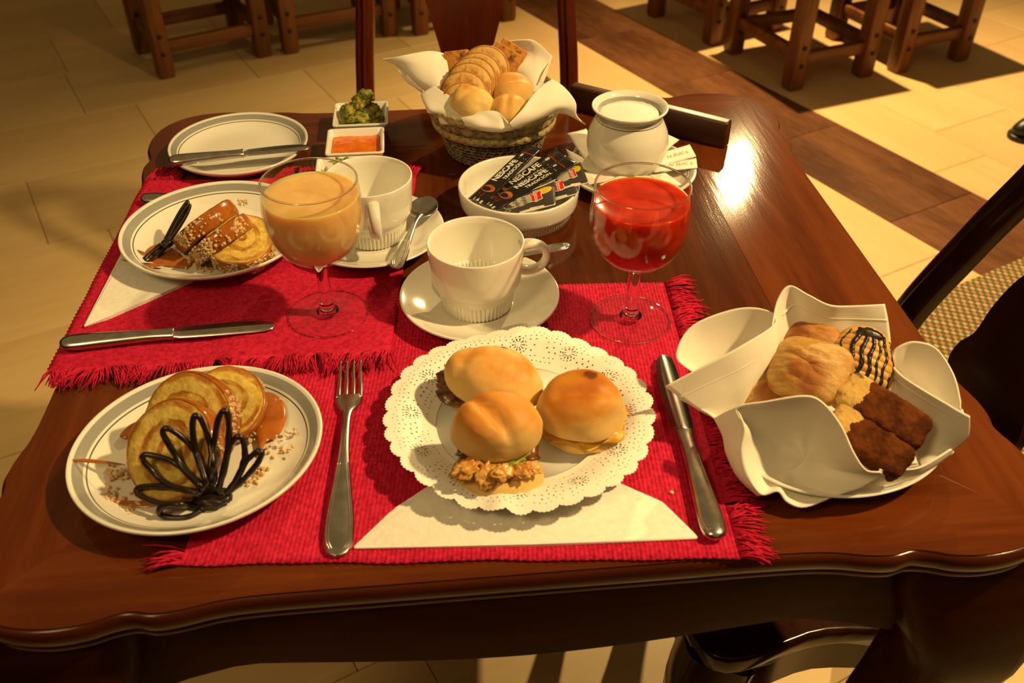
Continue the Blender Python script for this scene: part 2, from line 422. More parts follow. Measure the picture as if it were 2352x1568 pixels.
# cabriole legs
for k in range(4):
    prof = [(0.335, 0.73, 0.115), (0.340, 0.69, 0.118), (0.352, 0.645, 0.110), (0.360, 0.60, 0.090), (0.352, 0.53, 0.070), (0.335, 0.42, 0.052), (0.322, 0.30, 0.042), (0.318, 0.20, 0.037), (0.330, 0.10, 0.038), (0.352, 0.035, 0.052), (0.360, 0.0, 0.056)]
    P = cr([(a, a, z) for a, z, _ in prof], 40); sc = [q[0] for q in cr([(w_,) for _, _, w_ in prof], 40)]
    M4 = Matrix.Rotation(k * math.pi / 2, 4, 'Z')
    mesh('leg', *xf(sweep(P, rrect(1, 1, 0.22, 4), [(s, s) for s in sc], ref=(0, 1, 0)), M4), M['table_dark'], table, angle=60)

# ---------------------------------------------------------------- chairs at the table
def dining_chair(loc, rz, m, label, splat, lean=0.10, sw=0.36, wid=0.030, fd=0.0):
    """local frame: the sitter faces -y, back at y=+0.21"""
    t = thing('dining_chair', loc, label, 'chair', rz=rz)
    out = cr([(-0.235, -0.21 + fd), (0, -0.232 + fd), (0.235, -0.21 + fd), (0.215, 0.02), (0.19, 0.20), (0, 0.205), (-0.19, 0.20), (-0.215, 0.02)], 64, True)
    mesh('seat', *prism(out, 0.435, 0.462, 0.006, 3), m, t, angle=50)
    rail = cr([(a * 0.965, b * 0.965) for a, b in out[::4]], 64, True)
    mesh('seat_rail', *prism(rail, 0.385, 0.436), m, t, angle=50)
    for s in (-1, 1):
        P = cr([(s * 0.205, -0.185, 0.42), (s * 0.222, -0.203, 0.35), (s * 0.212, -0.195, 0.22), (s * 0.205, -0.188, 0.08), (s * 0.214, -0.20, 0.02), (s * 0.216, -0.202, 0.0)], 26)
        sc = [q[0] for q in cr([(0.075,), (0.066,), (0.040,), (0.032,), (0.046,), (0.05,)], 26)]
        P = [(x, y + fd, z) for x, y, z in P]
        mesh('leg', *sweep(P, rrect(1, 1, 0.25, 3), [(q, q) for q in sc], ref=(0, 1, 0)), m, t, angle=60)
        P = cr([(s * 0.17, 0.195, 0.43), (s * 0.172, 0.20, 0.25), (s * 0.178, 0.235, 0.10), (s * 0.182, 0.275, 0.0)], 20)
        mesh('leg', *sweep(P, rrect(0.036, 0.036, 0.006, 2), ref=(0, 1, 0)), m, t, angle=60)
        st = [(s * sw / 2 * 1.02, 0.195, 0.43), (s * sw / 2 * 1.02, 0.20, 0.55), (s * sw / 2 * 0.99, 0.205 + lean * 0.35, 0.68), (s * sw / 2 * 0.95, 0.205 + lean * 0.75, 0.80), (s * sw / 2 * 1.0, 0.205 + lean * 1.0, 0.92), (s * sw / 2 * 0.9, 0.205 + lean * 1.25, 1.02)]
        P = cr(st, 40)
        so = mesh('stile', *sweep(P, rrect(0.026, wid, 0.008, 3), ref=(0, 1, 0)), m, t, angle=60)
        Q = [Vector(p) + Vector((-s * 0.0, -0.0138, 0)) for p in P]
        mesh('bead', *tube(Q, 0.0035, 6), m, so, world=False)
    P = cr([(-sw / 2 * 0.92, 0.205 + lean * 1.25, 1.01), (-0.08, 0.215 + lean * 1.3, 1.04), (0, 0.22 + lean * 1.3, 1.03), (0.08, 0.215 + lean * 1.3, 1.04), (sw / 2 * 0.92, 0.205 + lean * 1.25, 1.01)], 30)
    mesh('crest_rail', *sweep(P, rrect(0.06, 0.024, 0.008, 3), ref=(0, 0, 1)), m, t, angle=60)
    rows = cr(splat, 60)
    prof = []
    for hw, z in rows:
        y = 0.203 + lean * 1.25 * max(0, (z - 0.5) / 0.52) ** 1.15 - 0.010 * math.sin((z - 0.45) * 6)
        prof.append([(-hw, y, z), (-hw, y + 0.010, z), (hw, y + 0.010, z), (hw, y, z)])
    V, F = grid(prof, closed_u=True); F.append((0, 1, 2, 3)); n = len(V); F.append((n - 1, n - 2, n - 3, n - 4))
    mesh('back_splat', V, F, m, t, angle=40)
    return t
sp_a = [(0.055, 0.46), (0.050, 0.52), (0.036, 0.60), (0.034, 0.66), (0.040, 0.70), (0.056, 0.76), (0.072, 0.82), (0.085, 0.90), (0.080, 0.96), (0.055, 1.00), (0.050, 1.03)]
dining_chair((-0.074, 1.275, 0), 0.0, M['chair_red'], 'polished red-brown dining chair with vase splat standing behind the bread basket', sp_a, lean=0.06, sw=0.338)
sp_b = [(0.045, 0.46), (0.040, 0.50), (0.050, 0.545), (0.080, 0.575), (0.082, 0.60), (0.070, 0.625), (0.072, 0.66), (0.066, 0.70), (0.045, 0.74), (0.030, 0.79), (0.040, 0.86), (0.07, 0.93), (0.055, 1.0), (0.05, 1.03)]
dining_chair((0.300, 0.785, 0), R(-90), M['chair_dark'], 'almost black dining chair with lobed splat tucked in beside the carpet', sp_b, lean=0.14, sw=0.36, wid=0.046, fd=0.10)

# ---------------------------------------------------------------- rustic stools in the background
def stool(p0, ang, wx, wy, label, cat='stool', hs=0.43, leg=0.055, d=0.0):
    t = thing('rustic_stool', (p0[0], p0[1], 0), label, cat, 'rustic wooden stools across the room', rz=R(ang))
    for x, y in ((0, 0), (wx, 0), (0, wy), (wx, wy)):
        V, F = sweep([(x, y, 0), (x, y, 0.012), (x, y, hs)], rrect(leg, leg, 0.007, 2), [0.86, 1, 1], ref=(1, 0, 0))
        lg = mesh('leg', V, F, M['oak'], t, angle=50)
        for zz in (0.085, 0.145):
            mesh('peg', *xf(tube([(0, 0, 0), (0, 0, 0.006)], 0.008, 10), Matrix.Translation((x, y - leg / 2 + 0.003, zz)) @ Matrix.Rotation(R(90), 4, 'X')), M['peg'], lg)
    for y, z in ((0, 0.10), (wy, 0.10)):
        mesh('stretcher', *box(wx - leg + 0.01, 0.026, 0.042, 0.004, 2, (wx / 2, y, z)), M['oak_x'], t, angle=50)
    for x, z in ((0, 0.115), (wx, 0.115)):
        mesh('stretcher', *box(0.026, wy - leg + 0.01, 0.042, 0.004, 2, (x, wy / 2, z)), M['oak_x'], t, angle=50)
    for y in (0, wy): mesh('seat_rail', *box(wx - leg, 0.028, 0.07, 0.004, 2, (wx / 2, y, hs - 0.045)), M['oak_x'], t, angle=50)
    for x in (0, wx): mesh('seat_rail', *box(0.028, wy - leg, 0.07, 0.004, 2, (x, wy / 2, hs - 0.045)), M['oak_x'], t, angle=50)
    for i in range(4):
        b = (wy + 0.07) / 4
        mesh('seat_board', *box(wx + 0.07, b - 0.0005, 0.024, 0.003, 2, (wx / 2, -0.035 + b * (i + 0.5), hs + 0.012)), M['oak_x'], t, angle=50)
    return t
stool((-1.185, 3.11), 33, 0.35, 0.27, 'rustic wooden stool in the dim corner beyond the empty plate')
stool((-0.80, 3.335), 27, 0.38, 0.33, 'rustic wooden stool left of the red-brown chair, behind its neighbour')
stool((-0.345, 3.52), 25, 0.36, 0.32, 'rustic wooden stool seen between the red-brown chair stile and its splat')
stool((0.935, 3.01), 23, 0.29, 0.35, 'rustic wooden stool beside the brown floor stripe, in front of two others')
stool((1.335, 3.16), 23, 0.27, 0.34, 'rustic wooden stool between the shoe and the other stools, in bright light')
stool((0.735, 3.42), 30, 0.30, 0.34, 'rustic wooden stool beside the brown stripe, partly behind its neighbour')
# a black shoe on the tiles
sh = thing('shoe', (1.63, 2.66, 0), 'black leather shoe on the tiles behind the dark chair', 'shoe', rz=R(15))
V, F = blob(0.13, 0.045, 0.045, 3, 0.06, 1.5, 4, flat=-0.4)
mesh('upper', [(v.x, v.y, v.z + 0.030 + 0.035 * max(0, v.x / 0.13) ** 2) for v in V], F, M['black'], sh)
mesh('sole', *prism(cr([(-0.13, 0), (-0.10, 0.04), (0, 0.044), (0.12, 0.035), (0.13, 0), (0.12, -0.035), (0, -0.044), (-0.10, -0.04)], 40, True), 0, 0.016, 0.003, 1), M['black'], sh)

# ================================================================ tableware
def fibre_mat():
    t = NT('red_cotton'); oi = t.noise(t.coord(), 260, 3)
    t.col(t.mix(t.ramp(oi, 0.3, 0.7), (0.38, 0.009, 0.034), (0.58, 0.020, 0.066)))
    t.set(Roughness=0.95, Specular_IOR_Level=0.1); t.bump(oi, 0.4, 0.001)
    return t.m
M['red_cotton'] = fibre_mat()
def lerp(a, b, t): return a + (b - a) * t
def smooth(a, b, x):
    t = max(0.0, min(1.0, (x - a) / (b - a))); return t * t * (3 - 2 * t)
def placemat(corners, ribs, zf, label, loc, flen=0.027, amp=0.0009):
    """corners a b c d (counter-clockwise); ribs run from side ab to side dc; fringe on sides da and bc"""
    a, b, c, d = [Vector((x, y, 0)) for x, y in corners]
    t = thing('placemat', (loc[0], loc[1], TZ), label, 'placemat', 'red woven placemats')
    nu, nv = ribs * 4, 44
    P = []
    for j in range(nv + 1):
        v = j / nv; row = []
        for i in range(nu + 1):
            u = i / nu
            p = lerp(lerp(a, b, u), lerp(d, c, u), v)
            e = 0.0018 * (nz(p, 26, 2.0)) * (1 if (j in (0, nv)) else 0.4)
            q = p + (d - a).normalized() * e
            if j in (0, nv): q += (d - a).normalized() * 0.0005 * math.sin(i / 4 * math.pi)
            z = zf(q.x, q.y) + 0.0019 + amp * (abs(math.sin(i / 4 * math.pi)) - 0.5) + 0.0004 * nz(p, 30, 5)
            row.append((q.x, q.y, z))
        P.append(row)
    V, F = grid(P); n0 = len(V)
    m = mesh('woven_cloth', V, F, M['red_cotton'], t, world=True)
    s_ = m.modifiers.new('thickness', 'SOLIDIFY'); s_.thickness = 0.0016; s_.offset = -1
    for (p0, p1, out) in ((d, a, (a - b).normalized()), (b, c, (b - a).normalized())):
        fv, ff = [], []
        L = (p1 - p0).length; nt = int(L / 0.0055)
        along = (p1 - p0).normalized()
        for k in range(nt):
            cpt = p0 + along * (L * (k + 0.5) / nt); sway = nz(cpt, 45, 8) * 1.0 + nz(cpt, 160, 1) * 0.5; ln = flen * (1 + 0.35 * nz(cpt, 90, 4))
            for q in range(9):
                o = along * random.uniform(-0.0026, 0.0026); dd = (out + along * (sway + random.uniform(-0.35, 0.35))).normalized()
                l_ = ln * random.uniform(0.75, 1.15); st = cpt + o - out * 0.001
                hb = random.uniform(0.0016, 0.0062); mid = st + dd * l_ * 0.6
                if any((mid.x - px_) ** 2 + (mid.y - py_) ** 2 < (0.93 * r_) ** 2 for px_, py_, r_ in ((-0.2425, 0.5255, 0.0957), (-0.3293, 1.0435, 0.0823))): continue
                pts = []
                for f in (0, 0.3, 0.65, 1.0):
                    w_ = st + dd * l_ * f + Vector((random.uniform(-1, 1), random.uniform(-1, 1), 0)) * 0.0009 * f
                    pts.append(Vector((w_.x, w_.y, zf(w_.x, w_.y) + 0.0012 + hb * math.sin(f * math.pi * 0.85) * (1 - 0.3 * f))))
                tv, tf = tube(pts, [0.0009, 0.0010, 0.0009, 0.0005], 3)
                n = len(fv); fv += tv; ff += [tuple(i + n for i in x) for x in tf]
        setp(mesh('fringe', fv, ff, M['red_cotton'], t, world=True), kind='stuff')
    return t
z_front = lambda x, y: TZ + 0.0008
z_left = lambda x, y: TZ + 0.0008 + 0.0034 * smooth(-0.275, -0.245, x) * smooth(0.80, 0.77, y)
placemat([(-0.232, 0.422), (0.160, 0.428), (0.150, 0.768), (-0.222, 0.757)], 118, z_front, 'red ribbed placemat under the sandwich plate', (-0.036, 0.594))
placemat([(-0.108, 0.657), (-0.112, 0.990), (-0.426, 0.976), (-0.405, 0.634)][0:4], 128, z_left, 'red ribbed placemat under the pale juice glass and rolled cake', (-0.262, 0.814))

def plate_mat(Rr):
    t = NT('banded_porcelain'); x, y, z = t.xyz(t.coord())
    r = t.math('DIVIDE', t.math('SQRT', t.math('ADD', t.math('POWER', x, 2), t.math('POWER', y, 2))), Rr)
    band = t.math('MULTIPLY', t.ramp(r, 0.884, 0.890), t.ramp(r, 0.962, 0.956))
    line = t.math('MULTIPLY', t.ramp(r, 0.858, 0.862), t.ramp(r, 0.872, 0.868))
    c = t.mix(band, (0.80, 0.78, 0.70), (0.30, 0.30, 0.275))
    c = t.mix(line, c, (0.09, 0.10, 0.085))
    t.col(c); t.set(Roughness=0.13, Coat_Weight=0.3, Coat_Roughness=0.05)
    return t.m
def plate(loc, Rr, h, label, name='plate', cat='plate', tilt=(0, 0, 0), group=None):
    k = Rr / 0.0957
    pr = [(0, 0.0046), (0.3 * Rr, 0.0046), (0.55 * Rr, 0.0044), (0.70 * Rr, 0.0050), (0.80 * Rr, 0.0078), (0.865 * Rr, 0.0118), (0.925 * Rr, 0.0160), (0.975 * Rr, h - 0.0006), (0.992 * Rr, h + 0.0002), (Rr, h - 0.0008), (0.997 * Rr, h - 0.0026),
          (0.95 * Rr, h - 0.0065), (0.85 * Rr, 0.0062), (0.72 * Rr, 0.0022), (0.64 * Rr, 0.0004), (0.58 * Rr, 0.0), (0.55 * Rr, 0.0012), (0, 0.0012)]
    o = mesh(name, *lathe(pr, 96), plate_mat(Rr), loc=loc, rot=tilt)
    return setp(o, label, cat, group)
PF = Vector((-0.2425, 0.5255, TZ + 0.0012)); PM = Vector((-0.3044, 0.8368, TZ + 0.0065)); PB = Vector((-0.3293, 1.0435, TZ + 0.0005)); PC = Vector((0.004, 0.553, TZ + 0.0055))
plate(PF, 0.0957, 0.0200, 'grey-banded white plate with rolled cake slices and fanned chocolate petals', tilt=(R(-2.0), R(-1.2), 0))
plate(PM, 0.0957, 0.0200, 'grey-banded white plate lying on a paper napkin with sideways cake slices')
plate(PB, 0.0823, 0.0190, 'empty grey-banded white plate with a knife across it')
plate(PC, 0.0957, 0.0170, 'white plate under the paper doily holding three sandwiches')
plate((0.138, 0.988, TZ), 0.0755, 0.0155, 'small banded plate of sweetener packets under the sugar bowl', 'small_plate')

# ---- cups and saucers
def saucer(loc, label, Rr=0.0748):
    pr = [(0, 0.0040), (0.026, 0.0040), (0.030, 0.0046), (0.034, 0.0042), (0.048, 0.0072), (0.060, 0.0118), (0.070, 0.0168), (Rr - 0.001, 0.0184), (Rr, 0.0176), (Rr - 0.001, 0.0160), (0.062, 0.0095), (0.046, 0.0032), (0.036, 0.0), (0.033, 0.0), (0.032, 0.0014), (0, 0.0014)]
    return setp(mesh('saucer', *lathe(cr(pr, 60), 96), M['porcelain'], loc=loc), label, 'saucer')
def cup(loc, ha, label):
    t = thing('coffee_cup', loc, label, 'cup', rz=ha)
    n = 480
    ou = [(0.0, 0.0022), (0.028, 0.0022), (0.0295, 0.0), (0.0308, 0.0004, 0.0012, 54), (0.0316, 0.002, 0.0019, 54), (0.0328, 0.012, 0.0019, 54), (0.0340, 0.0225, 0.0019, 54), (0.0358, 0.0235, 0, 54), (0.0392, 0.0262), (0.0412, 0.0300), (0.0420, 0.0350), (0.0428, 0.045), (0.0440, 0.062), (0.0444, 0.0680), (0.0442, 0.0690), (0.0432, 0.0693), (0.0422, 0.0684), (0.0416, 0.062), (0.0402, 0.042), (0.0385, 0.028), (0.0350, 0.0175), (0.028, 0.0085), (0.015, 0.0062), (0, 0.006)]
    mesh('cup_body', *lathe(ou, n), M['porcelain'], t)
    P = cr([(0.0405, 0, 0.0585), (0.052, 0, 0.0600), (0.0635, 0, 0.0545), (0.0665, 0, 0.0440), (0.0615, 0, 0.0345), (0.051, 0, 0.0310), (0.0400, 0, 0.0335)], 36)
    mesh('handle', *sweep(P, circ(0.0042, 12, 0.0062), [1.15 - 0.3 * math.sin(i / 35 * math.pi) for i in range(36)], ref=(0.05, 0, 1) if False else None), M['porcelain'], t)
    return t
SF = Vector((-0.0305, 0.7265, TZ + 0.002)); SL = Vector((-0.1455, 0.8425, TZ + 0.003))
saucer(SF, 'white saucer under the cup beside the red juice')
saucer(SL, 'white saucer partly hidden behind the pale juice glass')
cup(SF + Vector((-0.0025, 0.002, 0.0042)), R(12), 'empty white coffee cup with fluted foot and loop handle beside the red juice')
cup(SL + Vector((0.0005, 0.008, 0.0042)), R(-78), 'empty white coffee cup behind the pale juice, handle towards the placemat')

# ---- coffee sachet bowl
BO = Vector((0.0073, 0.9086, TZ))
bp = [(0, 0.003), (0.054, 0.003), (0.0555, 0.0), (0.0570, 0.0006, 0.0010, 112), (0.0578, 0.010, 0.0012, 112), (0.0580, 0.0105, 0.0012, 112), (0.0598, 0.0112), (0.0630, 0.0135), (0.0644, 0.0180), (0.0652, 0.027), (0.0657, 0.0345), (0.0650, 0.0362), (0.0636, 0.0362), (0.0624, 0.0348), (0.0614, 0.026), (0.0600, 0.0165), (0.0565, 0.0100), (0.046, 0.0070), (0, 0.0066)]
setp(mesh('sachet_bowl', *lathe(bp, 336), M['porcelain'], loc=BO), 'shallow white bowl with fluted foot full of coffee and tea sachets', 'bowl')

# ---- glasses
def thin_glass():
    t = NT('clear_glass'); t.t.nodes.remove(t.b)
    tr = t.n('ShaderNodeBsdfTransparent'); tr.inputs[0].default_value = (0.965, 0.97, 0.965, 1)
    gl = t.n('ShaderNodeBsdfGlossy'); gl.inputs['Roughness'].default_value = 0.015; gl.inputs['Color'].default_value = (1, 1, 1, 1)
    lw = t.n('ShaderNodeLayerWeight'); lw.inputs[0].default_value = 0.5
    fr = t.math('ADD', t.math('MULTIPLY', t.math('POWER', lw.outputs['Facing'], 4.0), 0.55), 0.014)
    mx = t.n('ShaderNodeMixShader'); t.l(fr, mx.inputs[0]); t.l(tr.outputs[0], mx.inputs[1]); t.l(gl.outputs[0], mx.inputs[2])
    t.l(mx.outputs[0], t.t.nodes['Material Output'].inputs[0]); return t.m
M['glass'] = thin_glass()
g_ = NT('solid_glass'); g_.set(Base_Color=(1, 1, 1, 1), Roughness=0.0, IOR=1.46, Transmission_Weight=1.0); M['solid_glass'] = g_.m
def juice_mat(name, c1, c2, ns):
    t = NT(name); v = t.coord()
    t.col(t.mix(t.ramp(t.noise(v, ns, 3), 0.35, 0.7), c1, c2))
    t.set(Roughness=0.12, Specular_IOR_Level=0.25, Subsurface_Weight=1.0, Subsurface_Radius=(1.0, 0.6, 0.3), Subsurface_Scale=0.03); return t.m
M['pale_juice'] = juice_mat('pale_juice', (0.66, 0.41, 0.155), (0.74, 0.48, 0.19), 40)
M['red_juice'] = juice_mat('red_juice', (0.36, 0.014, 0.004), (0.52, 0.032, 0.008), 40)
def goblet(loc, label):
    t = thing('goblet', loc, label, 'glass')
    bw = [(0.0015, 0.0595), (0.010, 0.0612), (0.020, 0.0652), (0.0295, 0.0718), (0.0368, 0.0810), (0.0412, 0.0920), (0.0432, 0.1030), (0.0434, 0.1140), (0.0424, 0.1270), (0.0411, 0.1400)]
    outer = cr(bw, 40); inner = [(max(r - 0.0013, 0.0005), z + (0.0016 if r < 0.03 else 0.0004)) for r, z in outer[::-1]]
    rim = [(0.0410, 0.1406), (0.0405, 0.1409), (0.0400, 0.1406)]
    mesh('bowl', *lathe(outer + rim + inner, 96), M['glass'], t)
    st = cr([(0.0105, 0.0052), (0.0075, 0.0068), (0.0062, 0.0105), (0.0056, 0.020), (0.0055, 0.040), (0.0058, 0.0530), (0.0068, 0.0580), (0.0085, 0.0602)], 30)
    mesh('stem', *lathe([(0, 0.0052)] + st + [(0, 0.0604)], 32), M['solid_glass'], t)
    ft = [(0.0090, 0.0064), (0.016, 0.0042), (0.026, 0.0024), (0.0362, 0.0014), (0.0372, 0.0010), (0.0370, 0.0004), (0.036, 0.0002), (0.024, 0.0008), (0.012, 0.0020), (0.0, 0.0030)]
    mesh('foot', *lathe(cr(ft, 36), 96), M['glass'], t)
    for rr, zz, q in ((0.0370, 0.0011, 0.0009), (0.0405, 0.1405, 0.0009)):
        P = [(rr * math.cos(2 * math.pi * i / 96), rr * math.sin(2 * math.pi * i / 96), zz) for i in range(96)]
        mesh('rim', *tube(P, q, 8, closed=True), M['solid_glass'], t)
    return t
GL = Vector((-0.1718, 0.711, TZ + 0.0056)); GR = Vector((0.1105, 0.707, TZ + 0.0030))
goblet(GL, 'stemmed glass of cloudy pale juice')
goblet(GR, 'stemmed glass of red juice')
def juice(loc, level, m, name, label):
    bw = cr([(0.010, 0.0632), (0.019, 0.0670), (0.0282, 0.0732), (0.0354, 0.0818), (0.0398, 0.0924), (0.0418, 0.1030), (0.0420, 0.1140), (0.0412, 0.1240), (0.0402, 0.1350)], 50)
    pr = [(0, 0.0628)] + [p for p in bw if p[1] < level - 0.0006]
    r = pr[-1][0]
    pr += [(r, level), (r - 0.0010, level - 0.0002), (r - 0.003, level - 0.0010), (r * 0.6, level - 0.0012), (0, level - 0.0012)]
    return setp(mesh(name, *lathe(pr, 96), m, loc=loc), label, 'juice')
juice(GL, 0.1275, M['pale_juice'], 'pale_juice', 'cloudy pale orange juice filling a stemmed glass')
juice(GR, 0.1265, M['red_juice'], 'red_juice', 'opaque red juice filling a stemmed glass')

# ---- cutlery, local y from the handle end (0) to the tip
def place_cutlery(name, A, B, label, cat, group=None):
    A, B = Vector(A), Vector(B); d = B - A
    t = bpy.data.objects.new(name, None); C.objects.link(t); t.empty_display_size = 0.02
    t.location = A; t.rotation_euler = (math.asin(d.z / d.length), 0, math.atan2(d.y, d.x) - math.pi / 2)
    return setp(t, label, cat, group)
def strip(prof, n=60, th=0.0022, arch=0.0):
    """prof: (y, half width, z) -> flat bar with rounded section"""
    rows = []
    for y, w_, z in cr(prof, n):
        w_ = max(w_, 0.0003); h = th / 2
        rows.append([(-w_, y, z), (-w_ * 0.8, y, z + h * 0.8 + arch), (0, y, z + h + arch * 1.5), (w_ * 0.8, y, z + h * 0.8 + arch), (w_, y, z), (w_ * 0.75, y, z - h * 0.8), (0, y, z - h), (-w_ * 0.75, y, z - h * 0.8)])
    V, F = grid(rows, closed_u=True); k = len(V); F.append(tuple(range(8))[::-1]); F.append(tuple(range(k - 8, k)))
    return V, F
def handle_trim(par, prof, dz):
    for s in (-1, 1):
        for off in (0.0012, 0.0030):
            P = [(s * max(w_ - off, 0.0008), y, z + dz) for y, w_, z in cr(prof, 40)]
            mesh('bead', *tube(P, 0.0006, 6), M['steel'], par)
def fork(A, B, label):
    t = place_cutlery('fork', A, B, label, 'fork'); L = (Vector(B) - Vector(A)).length / 0.21
    pr = [(0.0, 0.003, 0.0030), (0.0035, 0.0078, 0.0032), (0.012, 0.0106, 0.0036), (0.032, 0.0104, 0.0046), (0.065, 0.0072, 0.0068), (0.100, 0.0042, 0.0088), (0.130, 0.0034, 0.0080), (0.146, 0.0044, 0.0062), (0.154, 0.0084, 0.0048), (0.162, 0.0108, 0.0036), (0.171, 0.0112, 0.0030)]
    h = mesh('handle', *xf(strip(pr, 80, 0.0030), Matrix.Diagonal((1, L, 1, 1))), M['steel'], t)
    handle_trim(h, [(y * L, w_, z) for y, w_, z in [(0.006, 0.0072, 0.0032), (0.014, 0.0100, 0.0036), (0.032, 0.0102, 0.0046), (0.065, 0.0070, 0.0068), (0.085, 0.0052, 0.0080)]], 0.0012)
    for i in range(4):
        x0 = (i - 1.5) * 0.0061; x1 = (i - 1.5) * 0.0058
        P = [(x0, 0.168 * L, 0.0032), (x0, 0.180 * L, 0.0034), (x1, 0.195 * L, 0.0052), (x1, 0.210 * L, 0.0088)]
        mesh('tine', *sweep(cr(P, 14), rrect(1, 1, 0.25, 2), [(0.0020 - 0.0010 * k / 13, 0.0040 - 0.0024 * k / 13) for k in range(14)], ref=(0, 0, 1)), M['steel'], t)
def knife(A, B, label, trim=False, flip=1):
    t = place_cutlery('table_knife', A, B, label, 'knife'); L = (Vector(B) - Vector(A)).length / 0.215
    rows = []
    for y, w_, hh in cr([(0.0, 0.003, 0.0024), (0.004, 0.0078, 0.0046), (0.016, 0.0100, 0.0056), (0.045, 0.0088, 0.0056), (0.085, 0.0068, 0.0048), (0.106, 0.0070, 0.0044), (0.113, 0.0078, 0.0046)], 50):
        rows.append([(w_ * math.cos(a), y * L, 0.0058 + hh * math.sin(a)) for a in [2 * math.pi * k / 14 for k in range(14)]])
    V, F = grid(rows, closed_u=True); k = len(V); F.append(tuple(range(14))[::-1]); F.append(tuple(range(k - 14, k)))
    h = mesh('handle', V, F, M['steel'], t)
    if trim: handle_trim(h, [(y * L, w_, 0.0058) for y, w_ in ((0.006, 0.0066), (0.016, 0.0082), (0.045, 0.0070), (0.085, 0.0050))], 0.0042)
    b = []
    for y, wl, wr, th in cr([(0.112, 0.0072, 0.0070, 0.0040), (0.117, 0.0076, 0.0074, 0.0030), (0.122, 0.0090, 0.0082, 0.0020), (0.150, 0.0098, 0.0090, 0.0016), (0.180, 0.0096, 0.0092, 0.0013), (0.202, 0.0072, 0.0088, 0.0011), (0.212, 0.0032, 0.0066, 0.0009), (0.215, 0.0010, 0.0030, 0.0007)], 50):
        a_, c_ = (wl, wr) if flip > 0 else (wr, wl)
        b.append([(-a_, y * L, 0.0058), (0, y * L, 0.0058 + th / 2), (c_, y * L, 0.0058 + th * 0.3), (c_, y * L, 0.0058 - th * 0.3), (0, y * L, 0.0058 - th / 2)])
    V, F = grid(b, closed_u=True); k = len(V); F.append(tuple(range(5))[::-1]); F.append(tuple(range(k - 5, k)))
    mesh('blade', V, F, M['steel'], t)
def spoon(A, B, label):
    t = place_cutlery('teaspoon', A, B, label, 'spoon'); L = (Vector(B) - Vector(A)).length / 0.135
    pr = [(0.0, 0.0025, 0.0016), (0.003, 0.0056, 0.0018), (0.010, 0.0072, 0.0022), (0.025, 0.0068, 0.0030), (0.050, 0.0042, 0.0050), (0.075, 0.0026, 0.0062), (0.090, 0.0027, 0.0052), (0.098, 0.0040, 0.0040)]
    h = mesh('handle', *xf(strip(pr, 60, 0.0024), Matrix.Diagonal((1, L, 1, 1))), M['steel'], t)
    handle_trim(h, [(y * L, w_, z) for y, w_, z in [(0.005, 0.0052, 0.002), (0.012, 0.0068, 0.0023), (0.025, 0.0064, 0.0030), (0.045, 0.0044, 0.0046)]], 0.0009)
    rows = []
    for j in range(13):
        q = j / 12; row = []
        for i in range(40):
            a = 2 * math.pi * i / 40; k = 1 - 0.13 * math.sin(a)
            row.append((0.0155 * q * math.cos(a) * k, (0.1130 + 0.0220 * q * math.sin(a)) * L, 0.0005 + 0.0048 * q ** 2.2))
        rows.append(row)
    mesh('bowl', *grid(rows, closed_u=True), M['steel'], t, thick=0.0010)
fork(ah(776, 1284, 0.003), ah(808, 846, 0.001), 'steel table fork with beaded handle beside the fanned chocolate plate')
knife(ah(1643, 1250, 0.003), ah(1518, 826, 0.003), 'steel table knife with beaded handle beside the pastry basket', True)
knife(ah(143, 800, 0.003), ah(633, 757, 0.003), 'steel table knife with plain handle lying on the red placemat', flip=1)
knife(ah(390, 380, 0.018), ah(713, 346, 0.018), 'table knife resting across the empty plate')
knife(ah(328, 466, 0.003), ah(660, 478, 0.003), 'table knife mostly hidden behind the sideways cake plate')
spoon(ah(908, 620, 0.024), ah(985, 460, 0.021), 'teaspoon on the saucer behind the pale juice, bowl upwards')
spoon(ah(1308, 566, 0.022), ah(1000, 640, 0.010), 'teaspoon behind the cup beside the red juice, handle end showing')

# ---- paper napkins
def sheet(name, outl, z, th, label, cat, m):
    V, F = prism(cr(outl, 90, False)[:-1] if False else outl, 0, th, th * 0.4, 2)
    cx = sum(p[0] for p in outl) / len(outl); cy = sum(p[1] for p in outl) / len(outl)
    o = mesh(name, [(v.x - cx, v.y - cy, v.z) for v in V], F, m, loc=(cx, cy, z), angle=40)
    return setp(o, label, cat)
def rounded(P, r=0.003, n=5):
    out = []; m_ = len(P)
    for i in range(m_):
        p = Vector(P[i]); a = (Vector(P[i - 1]) - p); b = (Vector(P[(i + 1) % m_]) - p)
        s0 = p + a.normalized() * r; s1 = p + b.normalized() * r
        for k in range(n):
            t = k / (n - 1); q = s0 * (1 - t) ** 2 + p * 2 * t * (1 - t) + s1 * t * t; out.append((q.x, q.y))
    return out
sheet('paper_napkin', rounded([(-0.113, 0.4345), (0.015, 0.4375), (0.134, 0.4435), (0.112, 0.478), (0.072, 0.503), (0.01, 0.563), (-0.05, 0.506), (-0.088, 0.470)]), TZ + 0.0028, 0.0026, 'white paper napkin folded to a triangle under the sandwich plate', 'napkin', M['paper'])
sheet('paper_napkin', rounded([(-0.395, 0.6925), (-0.375, 0.708), (-0.322, 0.760), (-0.27, 0.815), (-0.33, 0.87), (-0.398, 0.914), (-0.404, 0.905), (-0.399, 0.80)]), TZ + 0.0028, 0.0032, 'white paper napkin under the sideways cake plate', 'napkin', M['paper'])

